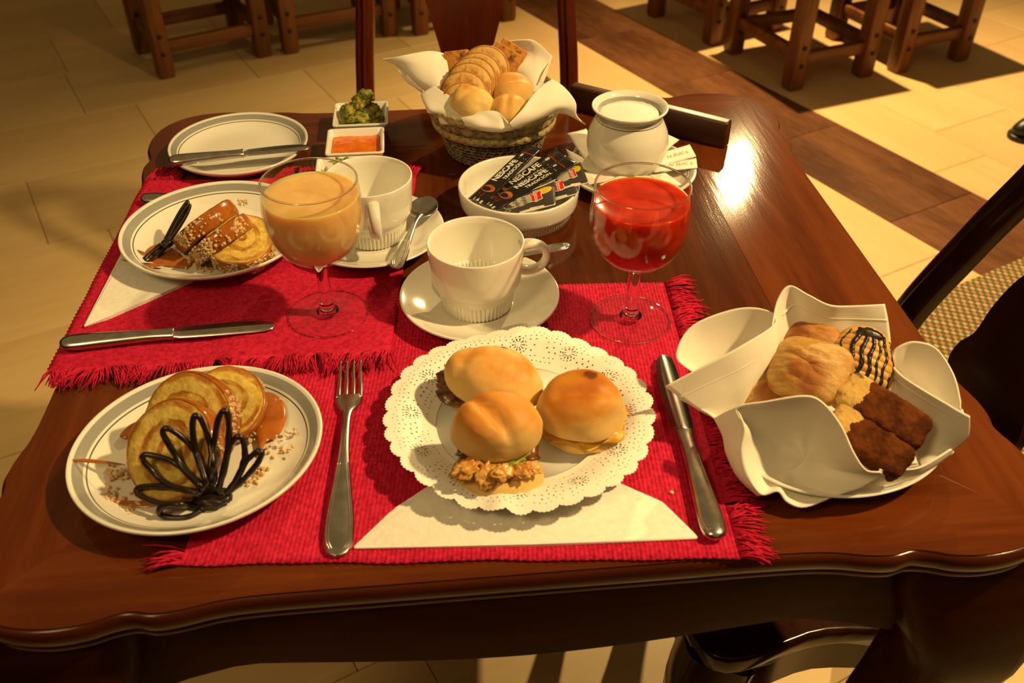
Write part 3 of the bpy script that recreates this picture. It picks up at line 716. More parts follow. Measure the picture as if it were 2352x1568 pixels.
# ---- little square dishes
def dish(loc, rz, label, hw=0.0345):
    rings = [(0.020, 0.0012, 0.005), (0.0225, 0.0, 0.006), (0.0245, 0.0006, 0.006), (0.0285, 0.010, 0.005), (hw - 0.0005, 0.0225, 0.0045), (hw, 0.0240, 0.0045), (hw - 0.0006, 0.0250, 0.0045), (hw - 0.0022, 0.0252, 0.004), (hw - 0.0034, 0.0242, 0.0035), (0.0275, 0.012, 0.005), (0.0245, 0.0050, 0.005), (0.022, 0.0040, 0.005)]
    P = [[(x, y, z) for x, y in rrect(2 * h, 2 * h, r, 5)] for h, z, r in rings]
    V, F = grid(P, closed_u=True); n = len(P[0]); F.append(tuple(range(n))[::-1]); k = len(V); F.append(tuple(range(k - n, k)))
    return setp(mesh('square_dish', V, F, M['porcelain'], loc=loc, rot=(0, 0, rz), angle=60), label, 'dish', 'little square dishes in a row')
D1 = Vector((-0.1900, 1.1110, TZ)); D2 = Vector((-0.1870, 1.0345, TZ)); D3 = Vector((-0.1880, 0.9590, TZ)); DA = R(6)
dish(D1, DA, 'square white dish holding a lumpy green mound'); dish(D2, DA, 'square white dish filled with orange jam'); dish(D3, DA, 'square white dish with a pale spread and a green sprig')
M['jam'] = mat('orange_jam', (0.66, 0.115, 0.001), (0.78, 0.20, 0.003), rough=0.10, ns=55, coat=0.2, bump=(90, 0.30, 0.002), spec=0.4)
P = []
for j in range(21):
    P.append([( -0.0292 + 0.0584 * i / 20, -0.0292 + 0.0584 * j / 20, 0.0165 + 0.0012 * nz((i, j, 0), 0.35, 3) + 0.0006 * nz((i, j, 0), 0.9, 1)) for i in range(21)])
V, F = grid(P); n = len(V)
rim_ = [i for i in range(21)] + [21 * j + 20 for j in range(1, 21)] + [420 + i for i in range(19, -1, -1)] + [21 * j for j in range(19, 0, -1)]
for i in rim_: V.append((V[i][0] * 0.83, V[i][1] * 0.83, 0.0046))
for a in range(len(rim_)): b = (a + 1) % len(rim_); F.append((rim_[a], n + a, n + b, rim_[b]))
F.append(tuple(range(n, n + len(rim_))))
setp(mesh('orange_jam', V, F, M['jam'], loc=D2, rot=(0, 0, DA)), 'glossy orange jam in a square white dish', 'jam')
M['avocado'] = mat('mashed_avocado', (0.12, 0.135, 0.012), (0.36, 0.33, 0.038), rough=0.5, ns=130, bump=(220, 0.7, 0.002))
parts = []
for x, y, z, rx, ry, rz_, sd in ((0, -0.004, 0.013, 0.026, 0.024, 0.0115, 1), (-0.013, 0.004, 0.026, 0.012, 0.012, 0.0095, 2), (0.012, 0.000, 0.025, 0.013, 0.014, 0.010, 3), (0.001, 0.006, 0.034, 0.0115, 0.012, 0.012, 4), (0.006, 0.009, 0.041, 0.0105, 0.010, 0.010, 5), (0.001, -0.012, 0.022, 0.017, 0.011, 0.008, 6)):
    V, F = blob(rx, ry, rz_, sd * 3.1, 0.38, 2.6, 4, fine=0.22); parts.append(([(v.x + x, v.y + y, v.z + z) for v in V], F))
setp(mesh('mashed_avocado', *join(*parts), M['avocado'], loc=D1, rot=(0, 0, DA)), 'lumpy mound of mashed green spread in a square dish', 'avocado')
M['spread'] = mat('pale_spread', (0.72, 0.66, 0.40), (0.66, 0.58, 0.30), rough=0.4, ns=60, sss=0.2)
V, F = blob(0.021, 0.020, 0.009, 8, 0.2, 2.2, 4, flat=-0.5, fine=0.04)
setp(mesh('pale_spread', [(v.x, v.y - 0.003, v.z + 0.0095) for v in V], F, M['spread'], loc=D3, rot=(0, 0, DA)), 'pale butter-like spread in a square dish', 'spread')
M['sprig'] = mat('green_sprig', (0.10, 0.17, 0.02), (0.30, 0.36, 0.06), rough=0.5, ns=120)
sg = thing('herb_sprig', ah(785, 385, 0.021), 'small green herb sprig standing on the pale spread', 'herb')
for i in range(11):
    a = R(-40 + 26 * i); ln = random.uniform(0.010, 0.018); d = Vector((math.cos(a), math.sin(a) * 0.6, 0.55)).normalized() * ln
    P = cr([(0, 0, -0.004), d * 0.5 + Vector((0, 0, 0.003)), d], 8)
    mesh('leaf', *sweep(P, [(0.0004, 0), (0, 0.0022), (-0.0004, 0), (0, -0.0022)], [0.3, 0.8, 1.2, 1.3, 1.2, 1.0, 0.6, 0.2], ref=(0, 0, 1)), M['sprig'], sg)

# ---- sugar bowl
SB = Vector((0.133, 1.000, TZ + 0.0048))
t = thing('sugar_bowl', SB, 'round white sugar bowl with grey collar and flared rim', 'sugar bowl')
def collar_mat():
    t = NT('banded_sugar_bowl'); x, y, z = t.xyz(t.coord())
    b = t.math('MULTIPLY', t.ramp(z, 0.0672, 0.0676), t.ramp(z, 0.0752, 0.0746)); l = t.math('MULTIPLY', t.ramp(z, 0.0652, 0.0655), t.ramp(z, 0.0664, 0.0661))
    t.col(t.mix(l, t.mix(b, (0.78, 0.76, 0.68), (0.36, 0.36, 0.33)), (0.08, 0.09, 0.07))); t.set(Roughness=0.12, Coat_Weight=0.3); return t.m
pr = [(0, 0.001), (0.027, 0.001), (0.029, 0.0), (0.033, 0.003), (0.0405, 0.012), (0.0455, 0.0245), (0.0470, 0.036), (0.0455, 0.048), (0.0415, 0.058), (0.0380, 0.0650), (0.0370, 0.0680), (0.0372, 0.0715), (0.0395, 0.0752), (0.0425, 0.0775), (0.0432, 0.0790), (0.0425, 0.0800), (0.0405, 0.0796), (0.0370, 0.0765), (0.0345, 0.0715), (0.0350, 0.066), (0.040, 0.055), (0.0435, 0.040), (0.036, 0.012), (0, 0.006)]
mesh('pot', *lathe(cr(pr, 110), 96), collar_mat(), t)
V, F = lathe([(0, 0.0745), (0.012, 0.0740), (0.022, 0.0728), (0.030, 0.0716), (0.0348, 0.0708), (0.0352, 0.068), (0, 0.066)], 64)
setp(mesh('sugar', [(v[0], v[1], v[2] + 0.0006 * nz(v, 260, 2)) for v in V], F, M['sugar'], loc=SB), 'heap of white sugar filling the sugar bowl', 'sugar')

# ---- printed packets: a bilinear patch with everything mapped on it
class Quad:
    def __init__(s, bl, br, tr, tl, bulge=0.0):
        s.c = [Vector(q) for q in (bl, br, tr, tl)]; s.g = bulge
        s.n = ((s.c[1] - s.c[0]).cross(s.c[3] - s.c[0]) + (s.c[2] - s.c[3]).cross(s.c[2] - s.c[1])).normalized()
        s.w = ((s.c[1] - s.c[0]).length + (s.c[2] - s.c[3]).length) / 2; s.h = ((s.c[3] - s.c[0]).length + (s.c[2] - s.c[1]).length) / 2
    def p(s, u, v, o=0.0):
        a = lerp(s.c[0], s.c[1], u); b = lerp(s.c[3], s.c[2], u); q = lerp(a, b, v)
        cu, cv = max(0, min(1, u)), max(0, min(1, v))
        return q + s.n * (o + s.g * (4 * cv * (1 - cv)) ** 0.7 * (4 * cu * (1 - cu)) ** 0.35)
def text_mesh(body, size, bold=0.0):
    cu = bpy.data.curves.new('lettering', 'FONT'); cu.body = body; cu.size = size; cu.offset = bold; cu.resolution_u = 3
    cu.align_x = 'CENTER'; cu.align_y = 'CENTER'
    o = bpy.data.objects.new('lettering', cu); C.objects.link(o)
    dg = bpy.context.evaluated_depsgraph_get(); me = bpy.data.meshes.new_from_object(o.evaluated_get(dg))
    V = [v.co.copy() for v in me.vertices]; F = [tuple(p.vertices) for p in me.polygons]
    bpy.data.objects.remove(o); bpy.data.curves.remove(cu); bpy.data.meshes.remove(me)
    return V, F
def q_text(q, par, body, u, v, size, m, ang=0.0, bold=0.0, o=0.0006, sx=1.0, fit=None):
    V, F = text_mesh(body, size, bold)
    if fit: sx = fit / (max(x.x for x in V) - min(x.x for x in V))
    ca, sa = math.cos(R(ang)), math.sin(R(ang))
    W_ = [q.p(u + (x.x * sx * ca - x.y * sa) / q.w, v + (x.x * sx * sa + x.y * ca) / q.h, o) for x in V]
    mesh('lettering', W_, F, m, par, world=True, smooth=False)
def q_shape(q, par, name, pts, m, o=0.0004):
    cx = sum(p[0] for p in pts) / len(pts); cy = sum(p[1] for p in pts) / len(pts); n = len(pts); V = [q.p(cx, cy, o)]; F = []
    for k in (0.5, 1.0): V += [q.p(cx + (x - cx) * k, cy + (y - cy) * k, o) for x, y in pts]
    for i in range(n):
        j = (i + 1) % n; F += [(0, 1 + i, 1 + j), (1 + i, 1 + n + i, 1 + n + j, 1 + j)]
    mesh(name, V, F, m, par, world=True)
def ell(u, v, a, b, n=28, rot=0.0): return [(u + a * math.cos(t) * math.cos(rot) - b * math.sin(t) * math.sin(rot), v + a * math.cos(t) * math.sin(rot) + b * math.sin(t) * math.cos(rot)) for t in [2 * math.pi * k / n for k in range(n)]]
def q_body(q, name, m, par, th=0.0007, nu=22, nv=10, wav=0.0):
    top = [[q.p(i / nu, j / nv, wav * nz((i * 0.5, j * 0.5, q.w * 90), 1.0, 3)) for i in range(nu + 1)] for j in range(nv + 1)]
    mesh(name, *grid(top), m, par, world=True, thick=th)
def stick(bl, br, tr, tl, label):
    q = Quad(bl, br, tr, tl, 0.0022)
    t = thing('coffee_sachet', (q.p(.5, .5).x, q.p(.5, .5).y, min(c.z for c in q.c)), label, 'sachet', 'coffee sachets in the bowl')
    q_body(q, 'foil_sleeve', M['foil'], t, 0.0008, 30, 10)
    q_shape(q, t, 'red_cup_print', [(0.085, 0.06), (0.17, 0.03), (0.185, 0.5), (0.175, 0.97), (0.12, 0.97), (0.085, 0.6)], M['red_foil'])
    q_shape(q, t, 'coffee_print', ell(0.235, 0.56, 0.055, 0.36), M['orange_ink'], 0.00045)
    q_shape(q, t, 'coffee_print', ell(0.222, 0.62, 0.030, 0.24), M['foil'], 0.0006)
    q_text(q, t, '1.6 g', 0.045, 0.5, 0.30 * q.h, M['white_ink'], -90, 0.00005)
    q_text(q, t, 'NESCAFE', 0.545, 0.66, 0.46 * q.h, M['white_ink'], 0, 0.00025, fit=0.37 * q.w)
    q_text(q, t, 'TRADICIÓN.', 0.580, 0.27, 0.27 * q.h, M['white_ink'], 0, 0.00006, fit=0.31 * q.w)
    q_shape(q, t, 'white_bar_print', [(0.775, 0.22), (0.79, 0.22), (0.79, 0.80), (0.775, 0.80)], M['white_ink'])
    q_text(q, t, '8', 0.825, 0.66, 0.30 * q.h, M['white_ink'], -90, 0.0002)
    for k in range(5): q_shape(q, t, 'red_dash_print', [(0.868, 0.12 + 0.16 * k), (0.880, 0.12 + 0.16 * k), (0.880, 0.23 + 0.16 * k), (0.868, 0.23 + 0.16 * k)], M['red_foil'])
stick(ah(1128, 480, 0.009), ah(1310, 366, 0.050), ah(1279, 338, 0.052), ah(1098, 462, 0.011), 'black coffee sachet lying between two others, its name partly covered')
stick(ah(1112, 474, 0.016), ah(1243, 343, 0.052), ah(1211, 334, 0.053), ah(1072, 459, 0.018), 'black coffee sachet leaning closest to the woven bread basket')
stick(ah(1136, 487, 0.015), ah(1325, 373, 0.054), ah(1300, 359, 0.055), ah(1104, 469, 0.018), 'black coffee sachet lying against the tea envelopes')
def teabag(bl, br, tr, tl, label, full=True):
    q = Quad(bl, br, tr, tl, 0.0018)
    t = thing('tea_envelope', (q.p(.5, .5).x, q.p(.5, .5).y, min(c.z for c in q.c)), label, 'tea bag', 'tea envelopes in the bowl')
    q_body(q, 'envelope', M['grey_paper'], t, 0.0007, 20, 14)
    q_shape(q, t, 'pale_strip', [(0.0, -0.01), (0.5, -0.01), (1.0, -0.01), (1.0, 0.12), (0.5, 0.12), (0.0, 0.12)], M['packet_paper'])
    q_shape(q, t, 'pale_strip', [(0.0, 0.93), (0.5, 0.93), (1.0, 0.93), (1.0, 1.01), (0.5, 1.01), (0.0, 1.01)], M['packet_paper'])
    q_shape(q, t, 'lens_print', ell(0.34, 0.55, 0.33, 0.24, rot=0.05), M['beige_ink'], 0.0004)
    q_shape(q, t, 'yellow_print', ell(0.80, 0.70, 0.15, 0.15, rot=0.2), M['yellow_ink'], 0.0005)
    sh = [(-.10, .17), (0, .21), (.10, .17), (.085, 0), (.10, -.17), (0, -.21), (-.10, -.17), (-.085, 0)]
    q_shape(q, t, 'logo_border', [(0.65 + x * 1.18, 0.55 + y * 1.14) for x, y in sh], M['white_ink'], 0.0006)
    q_shape(q, t, 'red_logo', [(0.65 + x, 0.55 + y) for x, y in sh], M['red_foil'], 0.0008)
    q_text(q, t, 'Lipton', 0.65, 0.55, 0.0078, M['white_ink'], -90, 0.0001, 0.0011, 0.9)
    if full:
        q_text(q, t, 'Royal', 0.44, 0.60, 0.0085, M['dark_ink'], -90, 0, 0.0009); q_text(q, t, 'Ceylon', 0.28, 0.55, 0.0085, M['dark_ink'], -90, 0, 0.0009)
        q_shape(q, t, 'round_seal', ell(0.04, 0.30, 0.06, 0.10), M['beige_ink'], 0.0006); q_shape(q, t, 'round_seal', ell(0.04, 0.30, 0.045, 0.075), M['dark_ink'], 0.0007)
teabag(ah(1280, 440, 0.034), ah(1352, 420, 0.046), ah(1333, 371, 0.050), ah(1262, 400, 0.032), 'grey tea envelope hanging over the bowl rim beside the sweetener packets', False)
teabag(ah(1222, 478, 0.018), ah(1329, 444, 0.040), ah(1321, 394, 0.044), ah(1205, 440, 0.022), 'grey tea envelope between two other tea envelopes', False)
teabag(ah(1172, 497, 0.012), ah(1276, 470, 0.034), ah(1275, 415, 0.040), ah(1142, 466, 0.018), 'grey tea envelope showing its whole pale oval and red shield')

# ---- sweetener packets around the sugar bowl
def packet(bl, br, tr, tl, label, txt=True):
    q = Quad(bl, br, tr, tl, 0.0012)
    t = thing('sweetener_packet', (q.p(.5, .5).x, q.p(.5, .5).y, min(c.z for c in q.c)), label, 'packet', 'sweetener packets under the sugar bowl')
    q_body(q, 'paper_envelope', M['packet_paper'], t, 0.0006, 14, 8, 0.0006)
    if txt:
        q_text(q, t, 'N SUC L', 0.62, 0.42, 0.0082, M['red_ink'], 0, 0.00005, 0.0012); q_text(q, t, '- - --', 0.74, 0.82, 0.006, M['red_ink'], 0, 0, 0.0012)
hb = 0.0165
packet(ah(1500, 396, hb), ah(1602, 386, hb), ah(1599, 363, hb + .001), ah(1512, 372, hb), 'white sweetener packet with red print pointing at the bright table reflection')
packet(ah(1500, 386, hb + .0015), ah(1599, 359, hb + .003), ah(1584, 332, hb + .004), ah(1497, 358, hb + .0015), 'white sweetener packet with red print nearest the dark wooden bar')
packet(ah(1500, 372, hb + .001), ah(1560, 321, hb + .004), ah(1530, 308, hb + .004), ah(1480, 355, hb + .001), 'sweetener packet corner peeping out behind the sugar bowl', False)
packet(ah(1395, 372, hb + .001), ah(1346, 296, hb + .003), ah(1302, 307, hb + .005), ah(1352, 380, hb + .001), 'sweetener packet pointing at the bread basket', False)
packet(ah(1395, 352, hb - .001), ah(1330, 318, hb - .003), ah(1318, 346, hb - .003), ah(1385, 382, hb - .001), 'sweetener packet lying under its neighbour beside the bread basket', False)
packet(ah(1410, 400, hb), ah(1300, 342, hb + .002), ah(1312, 372, hb - .001), ah(1385, 412, hb), 'sweetener packet beside the coffee sachet ends', False)
packet(ah(1405, 392, hb + .001), ah(1335, 395, hb), ah(1352, 424, hb - .002), ah(1420, 412, hb), 'sweetener packet behind the tea envelopes', False)
packet(ah(1425, 402, hb + .0015), ah(1375, 424, hb - .001), ah(1405, 440, hb - .001), ah(1455, 412, hb + .001), 'sweetener packet seen through the red juice glass, beside the tea', False)
packet(ah(1455, 404, hb + .001), ah(1450, 438, hb), ah(1500, 440, hb), ah(1500, 404, hb + .001), 'sweetener packet seen over the rim of the red juice', False)
packet(ah(1490, 402, hb + .0015), ah(1530, 436, hb), ah(1566, 424, hb), ah(1530, 398, hb + .001), 'sweetener packet with a creased end behind the red juice', False)

# ---- dark wooden bar
A, B = Vector((0.076, 1.178, TZ)), Vector((0.262, 1.062, TZ)); d = B - A
o = mesh('wooden_bar', *box(d.length, 0.016, 0.034, 0.003, 3, (0, 0.006, 0.017)), M['dark_bar'], loc=(A + B) / 2, rot=(0, 0, math.atan2(d.y, d.x)), angle=40)
setp(o, 'dark wooden bar lying on edge behind the sugar bowl', 'wooden bar')

# ================================================================ food
def bun_mat(name, pale, gold, brown, zc, zr, seed, spot=None, ns=28):
    """pale sides, golden top, baked patches; object coordinates"""
    t = NT(name); v = t.coord(loc=(seed, seed * 0.7, 0)); o = t.coord()
    x, y, z = t.xyz(o)
    f = t.math('ADD', t.math('DIVIDE', t.math('SUBTRACT', z, zc), zr), t.math('MULTIPLY', t.math('SUBTRACT', t.noise(v, ns, 4), 0.5), 2.3))
    c = t.mix(t.ramp(f, -0.15, 0.75), pale, gold)
    c = t.mix(t.ramp(f, 0.75, 1.35), c, brown)
    if spot:
        d = t.math('SQRT', t.math('ADD', t.math('POWER', t.math('SUBTRACT', x, spot[0]), 2), t.math('POWER', t.math('SUBTRACT', y, spot[1]), 2)))
        d = t.math('ADD', d, t.math('MULTIPLY', t.math('SUBTRACT', t.noise(v, 180, 2), 0.5), 0.006))
        c = t.mix(t.ramp(d, spot[2] * 1.25, spot[2] * 0.6), c, (0.16, 0.045, 0.008))
    t.col(c); t.set(Roughness=0.52, Specular_IOR_Level=0.35, Subsurface_Weight=0.12, Subsurface_Radius=(0.01, 0.006, 0.003), Subsurface_Scale=0.3)
    t.bump(t.noise(v, 420, 3), 0.12, 0.0008)
    return t.m
PALE, GOLD, BROWN = (0.76, 0.50, 0.165), (0.62, 0.25, 0.030), (0.47, 0.135, 0.011)
M['crumb'] = mat('bread_crumb', (0.78, 0.62, 0.30), (0.70, 0.50, 0.20), rough=0.85, ns=160, bump=(300, 0.5, 0.001))
M['egg'] = mat('scrambled_egg', (0.72, 0.46, 0.045), (0.62, 0.33, 0.03), rough=0.35, ns=90, bump=(120, 0.4, 0.001))
M['filling'] = mat('meat_filling', (0.055, 0.018, 0.005), (0.20, 0.075, 0.015), rough=0.3, ns=140, bump=(200, 0.5, 0.001), coat=0.3)
M['chicken'] = mat('chicken_filling', (0.50, 0.19, 0.025), (0.66, 0.36, 0.07), rough=0.35, ns=120, bump=(160, 0.5, 0.001), coat=0.2)
M['salad'] = mat('green_salad', (0.20, 0.24, 0.03), (0.42, 0.42, 0.08), rough=0.4, ns=150)
M['ham'] = mat('pink_ham', (0.60, 0.20, 0.08), (0.68, 0.30, 0.13), rough=0.35, ns=120)

# ---- paper doily with real cut-outs
NM = 12
def doily_hole(r, a):
    k = a / (2 * math.pi) * NM; d = (k - round(k)) / NM * 2 * math.pi * 0.086
    rr = r - 0.086; q = math.hypot(d, rr); ang = math.atan2(rr, d)
    if q < 0.0108:                                     # rosette
        if 0.0022 < q < 0.0054 and math.cos(ang * 10) > 0.35: return True
        if 0.0066 < q < 0.0078 and math.cos(ang * 14 + 1) > 0.45: return True
        return False
    for r0, cnt, ph, sz in ((0.0735, 120, 0.0, 0.00055), (0.0775, 120, 0.5, 0.00055), (0.082, 96, 0.0, 0.0007), (0.0865, 96, 0.5, 0.0007), (0.0915, 108, 0.0, 0.0007), (0.0955, 132, 0.5, 0.00055), (0.0990, 150, 0.0, 0.0005)):
        kk = a / (2 * math.pi) * cnt + ph; dd = (kk - round(kk)) / cnt * 2 * math.pi * r0
        if math.hypot(dd, r - r0) < sz and nz((math.cos(a) * 9, math.sin(a) * 9, r0 * 60), 1.0, 4) > -0.22: return True
    return False
def doily_z(r, a):
    z = 0.0082 + 0.0125 * smooth(0.062, 0.098, r)
    w = nz((math.cos(a) * 1.6, math.sin(a) * 1.6, 0), 1.0, 6)
    z += smooth(0.080, 0.112, r) * (0.0045 * w - 0.0015)
    if r > 0.085: z += (r - 0.085) * 0.10 * math.sin(a * 5 + 1)
    fold = math.exp(-((a - R(262)) / 0.10) ** 2)
    return z + fold * smooth(0.075, 0.105, r) * 0.005
na, nr, r0_ = 1260, 58, 0.066
V, F = [(0, 0, doily_z(0, 0))], []
inner = 60
for j in range(nr + 1):
    for i in range(na):
        a = 2 * math.pi * i / na
        edge = 0.1035 + 0.0042 * abs(math.sin(a * 17)) ** 0.6 + 0.0004 * math.sin(a * 17 * 12)
        r = r0_ + (edge - r0_) * j / nr
        V.append((r * math.cos(a), r * math.sin(a), doily_z(r, a)))
for j in range(nr):
    for i in range(na):
        a = 2 * math.pi * (i + 0.5) / na; r = r0_ + (0.1065 - r0_) * (j + 0.5) / nr
        if doily_hole(r, a): continue
        i2 = (i + 1) % na; F.append((1 + j * na + i, 1 + j * na + i2, 1 + (j + 1) * na + i2, 1 + (j + 1) * na + i))
F += [(0, 1 + i, 1 + (i + 1) % na) for i in range(na)]
o = mesh('paper_doily', V, F, M['doily'], loc=PC + Vector((0.0015, 0.004, 0)))
setp(o, 'white lace paper doily with scalloped edge on the sandwich plate', 'doily')

# ---- three mini sandwiches
def ragged(rx, ry, z, th, seed, m, name, par, amp=0.22, fr=2.4, droop=0.0, cx=0, cy=0):
    V, F = ico(4); out = []
    for v in V:
        a = math.atan2(v.y, v.x)
        k = 1 + amp * nz((math.cos(a), math.sin(a), seed), fr, seed) + 0.08 * nz((math.cos(a), math.sin(a), v.z), fr * 4, seed + 2)
        h = math.hypot(v.x, v.y); zz = v.z * th * (1 + 0.5 * nz(v, 3, seed)) - droop * h ** 3 + th * 0.8 * nz((v.x, v.y, seed), 3.2, seed)
        out.append((cx + v.x * rx * k, cy + v.y * ry * k, z + zz))
    mesh(name, out, F, m, par)
def bun_top(rx, ry, h, seed, m, par, z, groove=None, tilt=(0, 0, 0), pw=0.80, name='bun_top', off=(0, 0)):
    V, F = ico(5); out = []; E_ = Euler(tilt).to_matrix()
    for v in V:
        hh = math.hypot(v.x, v.y); g = hh ** pw / hh if hh > 1e-5 else 1
        k = 1 + 0.07 * nz(v, 1.5, seed) + 0.012 * nz(v, 5, seed)
        zz = v.z if v.z > 0 else v.z * 0.28
        p = Vector((v.x * g * rx * k, v.y * g * ry * k, zz * h * k))
        if groove and v.z > -0.2:
            ga, gd, gw, go = groove
            dn = (-math.sin(ga) * p.x + math.cos(ga) * p.y) - go
            ln = abs(math.cos(ga) * p.x + math.sin(ga) * p.y) / max(rx, ry)
            p.z -= gd * math.exp(-(dn / gw) ** 2) * max(0, 1 - ln ** 2) * max(0, v.z) ** 0.4
        out.append(E_ @ p + Vector((off[0], off[1], z)))
    return mesh(name, out, F, m, par)
zc_ = PC.z + 0.0082
# A: back left, long bun with dark filling
a = ah(1135, 935, 0.014); t = thing('mini_sandwich', (a.x, a.y, zc_), 'mini sandwich with long glossy bun and dark meat filling', 'sandwich', rz=R(-22))
ma = bun_mat('bun_long', PALE, GOLD, BROWN, 0.040, 0.022, 3, (0.002, 0.017, 0.003))
mb = bun_mat('bun_base', PALE, (0.70, 0.44, 0.13), GOLD, 0.02, 0.02, 7)
bun_top(0.034, 0.027, 0.011, 5, mb, t, 0.004, pw=0.75, name='bun_bottom')
ragged(0.039, 0.028, 0.019, 0.006, 4, M['filling'], 'meat_filling', t, 0.25, 2.6, cx=-0.008, cy=-0.002)
ragged(0.026, 0.019, 0.023, 0.003, 9, M['chicken'], 'onion', t, 0.5, 3.0, cx=-0.008)
bun_top(0.041, 0.029, 0.027, 2, ma, t, 0.0265, (R(95), 0.0022, 0.006, 0.024), (R(6), R(5), 0), pw=0.78)
# B: right, round bun with scrambled egg
a = ah(1332, 1000, 0.012); t = thing('mini_sandwich', (a.x, a.y, zc_), 'mini sandwich with round bun, dark baked spot and yellow egg', 'sandwich', rz=R(-12))
ma = bun_mat('bun_round', PALE, GOLD, BROWN, 0.030, 0.024, 11, (0.004, 0.009, 0.0058))
bun_top(0.031, 0.026, 0.011, 8, mb, t, 0.004, pw=0.75, name='bun_bottom')
ragged(0.0335, 0.030, 0.0165, 0.0042, 6, M['egg'], 'scrambled_egg', t, 0.22, 2.2, 0.003)
ragged(0.034, 0.010, 0.022, 0.002, 12, M['ham'], 'ham', t, 0.3, 2.0, cx=0.003, cy=0.010)
bun_top(0.0345, 0.031, 0.030, 7, ma, t, 0.0245, (R(10), 0.0030, 0.0035, -0.008), (R(4), R(-3), 0), pw=0.74)
# C: front, squarish bun with chicken, lid tipped back
a = ah(1142, 1092, 0.008); t = thing('mini_sandwich', (a.x, a.y, zc_), 'mini sandwich gaping open with browned meat pieces and creased bun', 'sandwich', rz=R(4))
ma = bun_mat('bun_creased', (0.72, 0.47, 0.16), GOLD, BROWN, 0.044, 0.026, 19)
bun_top(0.0335, 0.027, 0.017, 13, mb, t, 0.0048, pw=0.62, name='bun_bottom', off=(0, -0.0105))
ragged(0.031, 0.024, 0.022, 0.004, 21, M['filling'], 'brown_filling', t, 0.3, 3.0, cy=-0.005)
ragged(0.020, 0.013, 0.026, 0.005, 15, M['salad'], 'salad', t, 0.5, 3.2, cx=0.002, cy=-0.010)
for k, (x, y, z, rx, ry, rz_, rt) in enumerate(((-0.023, -0.026, 0.0270, 0.012, 0.008, 0.0035, (20, -18, 25)), (-0.010, -0.031, 0.0235, 0.0075, 0.011, 0.0035, (42, 20, -10)), (0.003, -0.030, 0.0260, 0.010, 0.007, 0.0035, (30, 15, 20)), (0.014, -0.028, 0.0235, 0.010, 0.007, 0.0032, (25, -10, -25)), (0.024, -0.024, 0.0225, 0.008, 0.006, 0.0032, (15, 20, 10)))):
    V, F = blob(rx * 0.9, ry * 0.85, rz_, k * 2.3, 0.55, 2.4, 4, fine=0.15); E_ = Euler([R(q) for q in rt]).to_matrix()
    mesh('chicken_piece', [E_ @ v + Vector((x, y + 0.002, z + 0.001)) for v in V], F, M['chicken'], t)
bun_top(0.0335, 0.0255, 0.030, 17, ma, t, 0.0360, (R(128), 0.0075, 0.0045, 0.006), (R(9), R(2), 0), pw=0.62, off=(0, 0.004))

# ---- caramel puddles, crumbs, rolled cake
def puddle(name, pts, h, label, top=0.0016, cat='caramel', m=None, plane=None):
    out = [ah(x, y, h) for x, y in cr(pts, 48, True)]
    c = sum(out, Vector()) / len(out); V = []; n = len(out)
    for k, zz in ((1.0, 0.0), (0.96, 0.6), (0.8, 0.95), (0.5, 1.0)):
        V += [c + (p - c) * k + Vector((0, 0, top * zz)) for p in out]
    F = [(j * n + i, j * n + (i + 1) % n, (j + 1) * n + (i + 1) % n, (j + 1) * n + i) for j in range(3) for i in range(n)]
    V.append(c + Vector((0, 0, top))); F += [(3 * n + i, 3 * n + (i + 1) % n, 4 * n) for i in range(n)]
    V = [v + (plane(v) if plane else Vector()) for v in V]
    return setp(base_mesh(name, V, F, m or M['caramel']), label, cat)
def crumbs(name, spots, label, m='nut', size=(0.0008, 0.0022)):
    V, F = [], []; iv, if_ = ico(1)
    for (p, spread, cnt, hz) in spots:
        for _ in range(cnt):
            q = Vector(p) + Vector((random.gauss(0, spread), random.gauss(0, spread), random.uniform(0, hz))); s = random.uniform(*size)
            e = Euler((random.uniform(0, 6), random.uniform(0, 6), random.uniform(0, 6))).to_matrix(); n = len(V)
            V += [q + e @ Vector((v.x * s * 1.3, v.y * s, v.z * s * 0.8)) * (1 + 0.4 * nz(v, 2, q.x * 999)) for v in iv]; F += [tuple(i + n for i in f) for f in if_]
    return setp(base_mesh(name, V, F, M[m], smooth=False), label, 'chopped nuts', kind='stuff')
def spiral_mat(Rr, seed, turns=2.6):
    t = NT('rolled_sponge'); v = t.coord(loc=(seed, 0, 0)); x, y, z = t.xyz(t.coord())
    n = t.math('MULTIPLY', t.math('SUBTRACT', t.noise(v, 55, 3), 0.5), 0.28)
    r = t.math('ADD', t.math('DIVIDE', t.math('SQRT', t.math('ADD', t.math('POWER', x, 2), t.math('POWER', y, 2))), Rr), n)
    a = t.math('DIVIDE', t.math('ARCTAN2', y, x), 2 * math.pi)
    f = t.math('FRACT', t.math('SUBTRACT', t.math('MULTIPLY', r, turns), t.math('ADD', a, seed)))
    line = t.math('MINIMUM', t.math('ADD', t.ramp(f, 0.62, 0.92), t.math('MULTIPLY', t.ramp(f, 0.16, 0.0), 1.0)), t.ramp(t.noise(v, 70, 3), 0.20, 0.62))
    sp = t.mix(t.ramp(t.noise(v, 190, 3), 0.35, 0.7), (0.56, 0.37, 0.060), (0.74, 0.55, 0.14))
    c = t.mix(line, sp, (0.34, 0.105, 0.012))
    c = t.mix(t.ramp(r, 0.90, 1.0), c, (0.42, 0.145, 0.016))
    t.col(c); t.set(Roughness=0.7, Specular_IOR_Level=0.2); t.bump(t.math('SUBTRACT', t.noise(v, 260, 4), line), 0.5, 0.0012)
    return t.m
